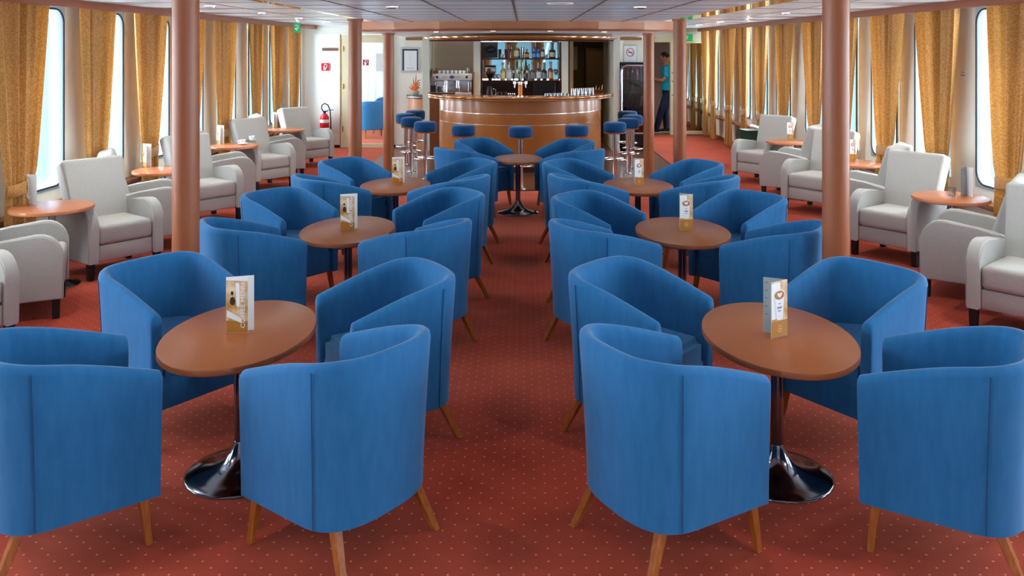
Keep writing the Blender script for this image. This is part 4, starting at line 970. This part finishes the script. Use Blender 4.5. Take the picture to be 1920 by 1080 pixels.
# on bar, left: tray with caddy and jugs
ZT_ = ZBT+.002
t = thing('serving_tray', 'black serving tray at the left end of the bar', 'tray', (PX(832, 13.35), 13.45, ZT_))
bm = NB(); box(bm, -.22, .20, -.10, .10, 0, .008, .003); obj('tray_bed', bm, BLACK, t, 0)
bm = NB(); tube(bm, [(-.22, -.1, .014), (.2, -.1, .014), (.2, .1, .014), (-.22, .1, .014)], .006, 6, True); obj('rim', bm, STEEL, t)
t = thing('straw_caddy', 'black caddy holding dark straws on the bar tray', 'caddy', (PX(812, 13.4), 13.42, ZT_+.009))
bm = NB(); box(bm, -.045, .045, -.04, .04, 0, .12, .006); obj('cup_block', bm, BLACK, t, 0)
for i in range(5):
    bm = NB(); cyl(bm, (-.03+.012*i, 0, .10), (-.055+.018*i, 0, .26), .005, n=8); obj('straw', bm, DGREY, t)
for k, (px, rr, hh, m_) in enumerate(((823, .035, .10, DGREY), (834, .032, .11, STEEL))):
    t = thing('milk_jug', ('dark cup on the bar tray left of the steel jug', 'shiny steel milk jug on the bar tray')[k], 'jug', (PX(px, 13.4), 13.46, ZT_+.009))
    bm = NB(); lathe(bm, [(0, 0), (rr, 0), (rr*1.05, hh*.5), (rr*.85, hh), (rr*.78, hh), (rr*.9, .01), (0, .01)], 22); obj('body', bm, m_, t)
    bm = NB(); tube(bm, [(rr*.9, 0, hh*.9), (rr*1.9, 0, hh*.8), (rr*1.9, 0, hh*.35), (rr, 0, hh*.2)], .004, 6); obj('handle', bm, m_, t)
t = thing('card_tray', 'low pale cash drawer tray with red cards on the bar', 'tray', (PX(868, 13.0), 13.05, ZT_))
bm = NB(); box(bm, -.12, .12, -.07, .07, 0, .035, .006); obj('body', bm, LGREY, t, 0)
bm = NB(); box(bm, -.02, .09, -.06, .03, .035, .055, .003); obj('cards', bm, mat('card_red', (140, 50, 40), .5), t, 0)
# beer tap
Dt = 12.55
t = thing('beer_tap', 'chrome beer tap tower with amber label and tall black handles', 'beer tap', (PX(975.5, Dt), Dt, ZBT+.002))
bm = NB(); lathe(bm, [(0, 0), (.045, 0), (.045, .012), (.028, .02), (.028, .185), (.034, .19), (.034, .215), (0, .22)], 28); obj('tower', bm, CHROME, t)
bm = NB(); lathe(bm, [(.0285, .02), (.031, .02), (.031, .18), (.0285, .18)], 28); obj('label_sleeve', bm, AMBER, t)
for sx in (-1, 1):
    bm = NB(); cyl(bm, (0, 0, .20), (sx*.085, 0, .20), .013, n=14); cyl(bm, (sx*.075, 0, .22), (sx*.085, -.02, .13), .010, n=12); cyl(bm, (sx*.085, 0, .185), (sx*.085, 0, .225), .02, n=14); obj('spout', bm, CHROME, t)
    bm = NB(); lathe(bm, [(0, .225), (.010, .225), (.012, .26), (.022, .30), (.024, .40), (.014, .43), (.010, .46), (0, .465)], 18, c=(sx*.10, 0)); hnd = obj('tap_handle', bm, BLACK, t)
    bm = NB(); pts = ell(sx*.10, .37, .012, .022); flat(bm, pts, -.0235, .003); obj('handle_badge', bm, mat('badge_yellow', (226, 200, 90), .4), hnd)
bm = NB(); lathe(bm, [(0, .22), (.012, .22), (.010, .36), (.022, .40), (.03, .50), (.024, .53), (0, .54)], 18, c=(.015, .03)); obj('centre_handle', bm, bmat('green', bc['green']), t)
# glasses on the bar, right
def bar_glass(px, D, h, r, label, group):
    bm = NB(); lathe(bm, [(0, h), (r*.72, h), (r, .0), (r*.92, .0), (r*.64, h-.006), (0, h-.006)], 20); return tag(obj('upturned_glass', bm, GLASS, None, loc=(PX(px, D), D, ZBT+.003)), label, 'glass', group)
for k in range(7): bar_glass(1024+6.6*k, 12.62+.025*k, .045, .028, 'low upturned glass in the front row on the bar, %s from the left' % ordn[k].replace('nearest', 'first'), 'low upturned glasses on the bar')
for k in range(6): bar_glass(1074+7.2*k, 13.05+.06*k, .095, .032, 'taller upturned glass on the right of the bar, %s from the left' % ordn[k].replace('nearest', 'first'), 'taller upturned glasses on the bar')
t = thing('napkin_holder', 'dark red holder with yellow folded napkins in the doorway light', 'napkin holder', (PX(1121, 13.9), 13.75, ZBT+.002))
bm = NB(); box(bm, -.07, .07, -.03, .03, 0, .05, .004); obj('holder', bm, mat('holder_red', (90, 30, 26), .4), t, 0)
for x, h in ((-.05, .07), (.0, .05), (.05, .09)):
    bm = NB(); flat(bm, [(x-.012, .03), (x+.012, .03), (x+.014, .05+h)], 0, .004); obj('napkin', bm, mat('napkin_yellow', (216, 180, 70), .6), t, 0)

# podium with flower
t = thing('flower_podium', 'small rounded wooden podium with dark rail left of the bar', 'podium', (-1.83, 15.775, .0))
def quarter(prof): return lathe(bm, prof, 28, (0, 0), PI, 1.5*PI)
def qpts(r): return [(0, 0)]+[(r*math.cos(PI+PI/2*i/28), r*math.sin(PI+PI/2*i/28)) for i in range(29)]
bm = NB(); prism(bm, qpts(.325), .0065, .93); obj('body', bm, FASC, t, 30)
bm = NB(); prism(bm, qpts(.36), .935, .99); obj('top', bm, DWOOD, t, 30)
bm = NB(); quarter([(.361, .952), (.364, .956), (.364, .964), (.361, .968)]); obj('gilded_strip', bm, STRIPE, t)
bm = NB(); quarter([(.326, .70), (.328, .70), (.328, .712), (.326, .712)]); obj('steel_inlay', bm, STRIPE, t)
t = thing('flower_arrangement', 'orange heliconia flowers in a stone bowl on the podium', 'flowers', (PX(778, 15.6), 15.63, .991))
bm = NB(); lathe(bm, [(0, 0), (.05, 0), (.075, .04), (.07, .08), (.05, .085), (0, .08)], 24); obj('bowl', bm, mat('stone', (176, 166, 146), .8), t)
for i, (dx, dz, tw) in enumerate(((-.12, .10, .012), (-.04, .28, .010), (.02, .35, .010), (.05, .22, .014), (.09, .16, .012), (-.08, .16, .014), (0, .18, .018))):
    bm = NB(); tube(bm, [(0, 0, .06), (dx*.5, 0, .06+dz*.5), (dx, -.01, .06+dz)], [tw*1.2, tw*1.4, .002], 8); obj('petal', bm, ORANGE, t)
for i in range(4):
    bm = NB(); tube(bm, [(.03, 0, .10+.04*i), (.07, 0, .14+.045*i), (.11, 0, .13+.05*i)], [.006, .007, .002], 6); obj('dark_leaf', bm, mat('leaf_dark', (60, 36, 24), .5), t)

# right: wall, fridge, sign
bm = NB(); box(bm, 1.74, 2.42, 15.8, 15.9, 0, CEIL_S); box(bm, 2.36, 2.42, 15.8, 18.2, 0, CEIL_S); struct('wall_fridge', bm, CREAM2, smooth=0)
bm = NB(); box(bm, 1.74, 1.86, 15.77, 15.8, 0, SOFF); struct('trim_18', bm, CREAM, smooth=0)
t = thing('drinks_fridge', 'black drinks fridge with rounded chrome glass door right of the bar', 'fridge', (2.03, 15.2, 0.006))
bm = NB(); box(bm, -.30, .30, 0, .55, .05, .09); box(bm, -.30, -.27, 0, .55, .05, 1.60); box(bm, .27, .30, 0, .55, .05, 1.60); box(bm, -.30, .30, 0, .55, 1.56, 1.60); box(bm, -.3, .3, .52, .55, .05, 1.6); box(bm, -.28, .28, .0, .52, .05, .30)
obj('cabinet', bm, FRIDGEB, t, 0)
bm = NB(); fr = []
for qx, qz, a0 in ((1, 1, 0), (-1, 1, 90), (-1, -1, 180), (1, -1, 270)):
    for k in range(7): a = math.radians(a0+15*k); fr.append((qx*.16+.11*math.cos(a), -.02, .93+qz*.50+.11*math.sin(a)))
tube(bm, fr, .022, 8, True); dr = obj('door_frame', bm, CHROME, t)
bm = NB(); box(bm, -.26, .26, -.022, -.015, .33, 1.53); obj('door_glass', bm, FRGL, dr, 0)
for z in (.55, .80, 1.05, 1.30):
    bm = NB()
    for k in range(9): cyl(bm, (-.27, .05+.055*k, z-.004), (.27, .05+.055*k, z-.004), .003, n=6)
    box(bm, -.27, .27, .04, .046, z-.012, z+.012); obj('rack', bm, LGREY, t, 0)
for z, row in ((.55, 0), (.80, 1), (1.05, 2), (1.30, 3)):
    for k in range(6):
        X = 2.03-.22+.085*k; cc = ['clear', 'slate', 'darkgreen', 'red', 'amber', 'brown'][(k*2+row) % 6]
        if row == 3 and k > 3: continue
        bm = bottle_bm(.17+.015*((k+row) % 3), .028, .3); o = obj('chilled_bottle', bm, bmat(cc, bc[cc]), None, 50, loc=(X, 15.33, .006+z)); tag(o, 'small %s drink bottle in the fridge, %s rack, %s from the left' % (cc if cc != 'darkgreen' else 'dark green', ('lowest', 'second', 'third', 'top')[row], ordn[k].replace('nearest', 'first')), 'bottle', 'drink bottles in the fridge')
fl_ = area('fridge_fill_light', (2.03, 15.3, 1.54), (0, 0, 0), .4, .1, 14, (1, .97, .92))  # added fill without a fixture, brightens the dark fridge inside
t = thing('no_smoking_sign', 'white framed no smoking sign on the wall over the fridge', 'sign', (PX(1181.5, D0), D0, PZ(100, D0)))
bm = NB(); box(bm, -.135, .135, -.015, 0, -.175, .155, .003); obj('frame', bm, LGREY, t, 0)
bm = NB(); box(bm, -.115, .115, -.017, -.014, -.155, .135); obj('sheet', bm, WHITE, t, 0)
bm = NB(); tube(bm, [(.072*math.cos(a), -.019, .02+.072*math.sin(a)) for a in [2*PI*i/32 for i in range(32)]], .006, 6, True); tube(bm, [(-.05, -.02, .07), (.05, -.02, -.03)], .005, 6); obj('red_ring', bm, RED, t)
bm = NB(); box(bm, -.045, .045, -.0195, -.017, .012, .026); obj('cigarette', bm, BLACK, t, 0)

# right back wall, opening, mirror
DR = 18.1
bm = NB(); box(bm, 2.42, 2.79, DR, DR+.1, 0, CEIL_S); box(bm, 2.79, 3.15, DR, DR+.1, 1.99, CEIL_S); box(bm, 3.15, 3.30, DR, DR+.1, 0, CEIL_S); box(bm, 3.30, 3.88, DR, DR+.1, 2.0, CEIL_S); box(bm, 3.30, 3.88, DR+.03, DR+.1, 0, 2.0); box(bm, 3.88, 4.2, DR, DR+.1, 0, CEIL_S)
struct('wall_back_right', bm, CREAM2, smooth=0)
bm = NB(); box(bm, 2.42, 3.95, DR-.015, DR, 2.085, 2.10); struct('trim_19', bm, DOORF, smooth=0)
bm = NB(); box(bm, 2.76, 2.80, DR-.02, DR+.1, 0, 2.03); box(bm, 2.76, 3.2, DR-.02, DR+.1, 1.99, 2.03); box(bm, 3.15, 3.235, DR-.03, DR+.11, 0, 2.03)
d3 = struct('door_3', bm, DOORF, smooth=0)
bm = NB()
for z in (1.33, 1.15, .86): cyl(bm, (3.17, DR-.04, z), (3.21, DR-.04, z), .012, n=10)
obj('door_bolt', bm, STEEL, d3)
t = thing('wall_mirror', 'tall mirror in a cream frame at the far right reflecting the curtains', 'mirror', (3.58, DR, 0))
bm = NB(); box(bm, -.27, .26, -.01, 0.02, .09, 1.97); obj('mirror_glass', bm, MIRROR, t, 0)
bm = NB(); box(bm, -.31, -.27, -.03, .02, .02, 2.02); box(bm, .26, .30, -.03, .02, .02, 2.02); box(bm, -.27, .26, -.03, .02, .02, .09); box(bm, -.27, .26, -.03, .02, 1.97, 2.02); obj('frame', bm, DOORF, t, 0)
def exit_sign(px, py, D, w_, h_, label, flip=False):
    t = thing('exit_sign', label, 'sign', (PX(px, D), D, PZ(py, D)))
    bm = NB(); box(bm, -w_/2, w_/2, -.015, .015, -h_/2, h_/2, .003); obj('plate', bm, mat('exit_green_lit', (20, 140, 84), .4, emit=((20, 150, 90), .5)), t, 0)
    bm = NB(); q = h_/2; tube(bm, [(-.3*q, -.018, .5*q), (.25*q, -.018, .5*q), (.3*q, -.018, -.1*q), (.0, -.018, -.5*q), (-.3*q, -.018, -.1*q)], .012*h_/.16, 6)
    tube(bm, [(0, -.018, .2*q), (0, -.018, -.2*q)], .008, 6); obj('white_symbol', bm, WHITE, t); return t
exit_sign(1287, 70.5, 17.9, .26, .15, 'green exit sign on the far right wall beside the column')
bm = NB(); box(bm, 3.33, 3.67, 17.9, 18.08, 2.165, 2.20, .008); tag(obj('emergency_light', bm, WHITE, None, 0), 'flat white emergency light above the right exit sign', 'lamp')
t = exit_sign(557, 52, 13.0, .10, .15, 'small green exit sign hanging from the left side ceiling')
bm = NB(); cyl(bm, (0, 0, .074), (0, 0, CEIL_S-PZ(52, 13.0)), .004, n=8); obj('hanger', bm, WHITE, t)
# crew room beyond opening
bm = NB(); box(bm, 2.2, 4.6, 22.4, 22.5, 0, 2.3); box(bm, 4.5, 4.6, 18.2, 22.5, 0, 2.3); box(bm, 2.36, 2.42, 18.2, 22.5, 0, 2.3); struct('wall_crew_room', bm, PINKW, smooth=0)
bm = NB(); box(bm, 2.42, 4.5, 18.12, 22.4, 0, .005); struct('floor_crew_room', bm, mat('crew_floor', (150, 104, 72), .5), smooth=0)
t = downlight(3.4, 20.2, CEIL_S, 40, (255, 236, 220), .05, label='added ceiling lamp to brighten the crew room beyond the right opening')  # lamp added to lift the brightness behind the opening

# wall card on the right pier
t = thing('wall_notice', 'small white notice card between the right windows', 'notice', (WX(1, 8.0)-.002, 8.0, PZ(141, 8.0)), 0)
bm = NB(); box(bm, -.003, 0, -.055, .055, -.05, .05); obj('card', bm, WHITE, t, 0)
bm = NB(); box(bm, -.004, -.003, -.035, .035, -.004, .002); box(bm, -.004, -.003, -.03, .03, .026, .03); obj('print', bm, INKB, t, 0)

# green table with newspapers
t = thing('cloth_table', 'low table under a dark green cloth behind the far right armchair', 'table', (3.62, 13.2, 0))
bm = NB(); prism(bm, [(-.22, -.22), (.22, -.22), (.22, .22), (-.22, .22)], .50, .585); bmesh.ops.bevel(bm, geom=list(bm.edges), offset=.012, segments=2, affect='EDGES'); obj('tabletop', bm, DGREEN, t)
bm = NB(); n = 64; lo, hi = [], []
for i in range(n):
    a = 2*PI*i/n; k = 1/max(abs(math.cos(a)), abs(math.sin(a))); x, y = .225*k*math.cos(a), .225*k*math.sin(a); wv = 1+.04*math.sin(i*1.9)
    hi.append(bm.verts.new((x, y, .575))); lo.append(bm.verts.new((x*wv*1.02, y*wv*1.02, .16)))
for i in range(n): bm.faces.new((hi[i], hi[(i+1) % n], lo[(i+1) % n], lo[i]))
obj('cloth_skirt', bm, DGREEN, t)
for sx in (-1, 1):
    for sy in (-1, 1): obj('leg', leg_bm(sx*.18, sy*.18, sx*.18, sy*.18, .5, .04, .04), BLACKW, t, 0)
for k, (dx, rz, tilt, z) in enumerate(((-.04, .2, 0, .588), (.08, -.4, .10, .60))):
    t = thing('newspaper', ('folded newspaper lying flat on the green table', 'newspaper propped askew on top of the green table')[k], 'newspaper', (3.60+dx, 13.1, z+tilt*.14), rz)
    bm = NB(); box(bm, -.16, .16, -.12, .12, 0, .010, .002); bmesh.ops.rotate(bm, cent=(0, 0, 0), matrix=Matrix.Rotation(tilt*2.5, 3, 'Y'), verts=bm.verts); obj('pages', bm, PAPER, t, 0)
    bm = NB()
    for i in range(6): box(bm, -.14, .14, -.10+.036*i, -.09+.036*i, .0101, .0106)
    bmesh.ops.rotate(bm, cent=(0, 0, 0), matrix=Matrix.Rotation(tilt*2.5, 3, 'Y'), verts=bm.verts); obj('print', bm, LGREY, t, 0)

# ------------------------------------------------------------------ man in the doorway
SKIN = mat('skin', (196, 140, 112), .55, spec=.35); SHIRT = mat('turquoise_shirt', (22, 168, 206), .85); JEANS = mat('dark_jeans', (26, 44, 78), .85, noise=(30, (20, 34, 62)))
HAIR = mat('hair_dark', (40, 28, 22), .7); SHOE = mat('sneaker_navy', (26, 30, 44), .6); SOLE = mat('sneaker_sole', (225, 225, 228), .5)
def skin_obj(name, chains, m, parent, levels=2):
    # chains: list of lists of (x,y,z,r); first point of the first chain is the root
    me = bpy.data.meshes.new(name); V, E, Rr = [], [], []; ix = {}
    def vid(p):
        k = tuple(round(c, 4) for c in p[:3])
        if k not in ix: ix[k] = len(V); V.append(p[:3]); Rr.append(p[3])
        return ix[k]
    for ch in chains:
        ids = [vid(p) for p in ch]
        for a, b in zip(ids, ids[1:]): E.append((a, b))
    me.from_pydata(V, E, []); o = bpy.data.objects.new(name, me); col.objects.link(o)
    md = o.modifiers.new('skin', 'SKIN'); md.use_smooth_shade = True; o.modifiers.new('sub', 'SUBSURF').levels = levels; o.modifiers['sub'].render_levels = levels
    for i, d in enumerate(me.skin_vertices[0].data):
        rr = Rr[i]; d.radius = (rr, rr) if not isinstance(rr, tuple) else rr
    me.skin_vertices[0].data[0].use_root = True
    dg = bpy.context.evaluated_depsgraph_get(); me2 = bpy.data.meshes.new_from_object(o.evaluated_get(dg)); bpy.data.objects.remove(o)
    me2.name = name; me2.materials.clear(); me2.materials.append(m)
    for p in me2.polygons: p.use_smooth = True; p.material_index = 0
    o = bpy.data.objects.new(name, me2); col.objects.link(o)
    if parent: o.parent = parent
    return o
man = thing('person', 'person in a turquoise polo shirt and dark jeans looking down in the far doorway', 'person', (3.17, 18.50, 0.0055), math.radians(82))
# local frame: faces +y (towards the left of the picture), x to its right
hip, kneeF, ankF = (0, 0, .95), None, None
body = [[(0, .0, .95, .095), (0, .01, 1.10, .09), (0, .02, 1.28, .10), (0, .03, 1.42, .085), (0, .04, 1.50, .054), (0, .05, 1.56, .050)],
        [(0, .03, 1.42, .085), (.17, .03, 1.40, .048), (.20, -.01, 1.27, .042), (.20, .0, 1.13, .038), (.18, .13, 1.10, .034), (.14, .25, 1.10, .026), (.13, .28, 1.10, .030)],
        [(0, .03, 1.42, .085), (-.17, .03, 1.40, .048), (-.20, .04, 1.27, .042), (-.20, .10, 1.16, .038), (-.17, .22, 1.17, .034), (-.13, .33, 1.20, .026), (-.12, .36, 1.205, .030)],
        [(0, .0, .95, .095), (.09, .0, .86, .065), (.10, .06, .50, .05), (.10, .03, .10, .036)],
        [(0, .0, .95, .095), (-.09, .0, .86, .065), (-.10, .15, .50, .05), (-.10, .26, .10, .036)]]
b = skin_obj('body', body, SKIN, man)
# head and hands joined into the body mesh
bm = NB(); bm.from_mesh(b.data)
hv = bmesh.ops.create_uvsphere(bm, u_segments=28, v_segments=20, radius=1)['verts']
for v in hv:
    x, y, z = v.co
    sx, sy, sz = .074, .096, .116
    if z < 0: sx *= 1-.22*z*z; sy *= 1-.10*z*z
    if y > .5 and z < -.5: y += .10
    v.co = Vector((x*sx, y*sy, z*sz))
def bump_(c, r, k):
    for v in hv:
        d = (v.co-Vector(c)).length
        if d < r: v.co += Vector(k)*(1-(d/r)**2)
bump_((0, .095, -.012), .028, (0, .026, -.004)); bump_((.03, .088, .015), .022, (0, -.010, 0)); bump_((-.03, .088, .015), .022, (0, -.010, 0)); bump_((0, .085, -.055), .022, (0, .008, 0)); bump_((0, .085, -.10), .03, (0, .012, 0))
for sx in (-1, 1):
    ev = bmesh.ops.create_uvsphere(bm, u_segments=12, v_segments=8, radius=1)['verts']
    for v in ev: v.co = Vector((v.co.x*.010+sx*.074, v.co.y*.020-.005, v.co.z*.030-.005))
    hv = list(hv)+list(ev)
M = Matrix.Translation((0, .065, 1.655)) @ Matrix.Rotation(math.radians(-28), 4, 'X')
bmesh.ops.transform(bm, matrix=M, verts=hv)
bm.to_mesh(b.data); bm.free()
for p in b.data.polygons: p.use_smooth = True
def hand(p, d, side):
    d = Vector(d).normalized(); up = Vector((0, 0, 1)); sd_ = d.cross(up).normalized(); P = Vector(p); ch = []
    pal = [tuple(P)+(.026,), tuple(P+d*.05)+(.030,), tuple(P+d*.08)+(.026,)]; ch.append(pal)
    for i, (off, L) in enumerate(((-.027, .06), (-.009, .072), (.009, .068), (.026, .052))):
        q0 = P+d*.08+up*off; q1 = q0+d*L*.5-sd_*side*.004; q2 = q1+d*L*.35-sd_*side*.018; q3 = q2+d*L*.15-sd_*side*.018
        ch.append([tuple(P+d*.08)+(.026,), tuple(q0+d*.008)+(.010,), tuple(q1)+(.0085,), tuple(q2)+(.008,), tuple(q3)+(.007,)])
    th = P+d*.025; ch.append([tuple(P+d*.05)+(.030,), tuple(th+up*.035+d*.02)+(.012,), tuple(th+up*.05+d*.05-sd_*side*.01)+(.010,), tuple(th+up*.052+d*.07-sd_*side*.015)+(.008,)])
    return ch
for p, d, s in (((.13, .28, 1.10), (-.2, 1, 0), 1), ((-.12, .36, 1.205), (.2, 1, .1), -1)):
    h = skin_obj('hand', hand(p, d, s), SKIN, None); bm = NB(); bm.from_mesh(b.data); bm.from_mesh(h.data); bm.to_mesh(b.data); bm.free(); bpy.data.objects.remove(h)
for p in b.data.polygons: p.use_smooth = True
skin_obj('polo_shirt', [[(0, 0, .88, .155), (0, .005, 1.0, .15), (0, .015, 1.15, .15), (0, .02, 1.30, .155), (0, .03, 1.43, .125), (0, .042, 1.485, .072)],
    [(0, .03, 1.43, .125), (.175, .03, 1.42, .075), (.205, -.01, 1.27, .064), (.205, -.012, 1.22, .064)], [(0, .03, 1.43, .125), (-.175, .03, 1.42, .075), (-.205, .04, 1.27, .064), (-.205, .05, 1.22, .064)]], SHIRT, man)
skin_obj('jeans', [[(0, 0, 1.0, .135), (0, 0, .90, .14)], [(0, 0, .90, .14), (.09, 0, .80, .10), (.10, .06, .50, .078), (.10, .035, .12, .066), (.10, .03, .07, .066)], [(0, 0, .90, .14), (-.09, .03, .80, .10), (-.10, .15, .50, .078), (-.10, .25, .12, .066), (-.10, .26, .07, .066)]], JEANS, man)
for x, y in ((.10, .03), (-.10, .26)):
    bm = NB(); vs = box(bm, x-.045, x+.045, y-.08, y+.20, .022, .10, .03, 3)
    for v in bm.verts:
        if v.co.y > y+.08 and v.co.z > .05: v.co.z = .05+(v.co.z-.05)*max(.25, 1-(v.co.y-y-.08)*6)
    s_ = obj('shoe', bm, SHOE, man, 60)
    bm = NB(); box(bm, x-.048, x+.048, y-.085, y+.205, 0, .024, .008); obj('sole', bm, SOLE, s_)
bm = NB(); hv = bmesh.ops.create_uvsphere(bm, u_segments=28, v_segments=20, radius=1)['verts']
for v in list(hv):
    x, y, z = v.co
    v.co = Vector((x*.081, y*.103-.004, z*.122+.006))
    v.co += v.co.normalized()*.003*math.sin(v.co.x*300)*math.sin(v.co.z*260)
bmesh.ops.delete(bm, geom=[v for v in bm.verts if (v.co.y > .045 and v.co.z < .062) or v.co.z < -.045 or (v.co.y > .0 and v.co.z < .015)], context='VERTS')
bmesh.ops.transform(bm, matrix=M, verts=bm.verts); obj('hair', bm, HAIR, man, 80)
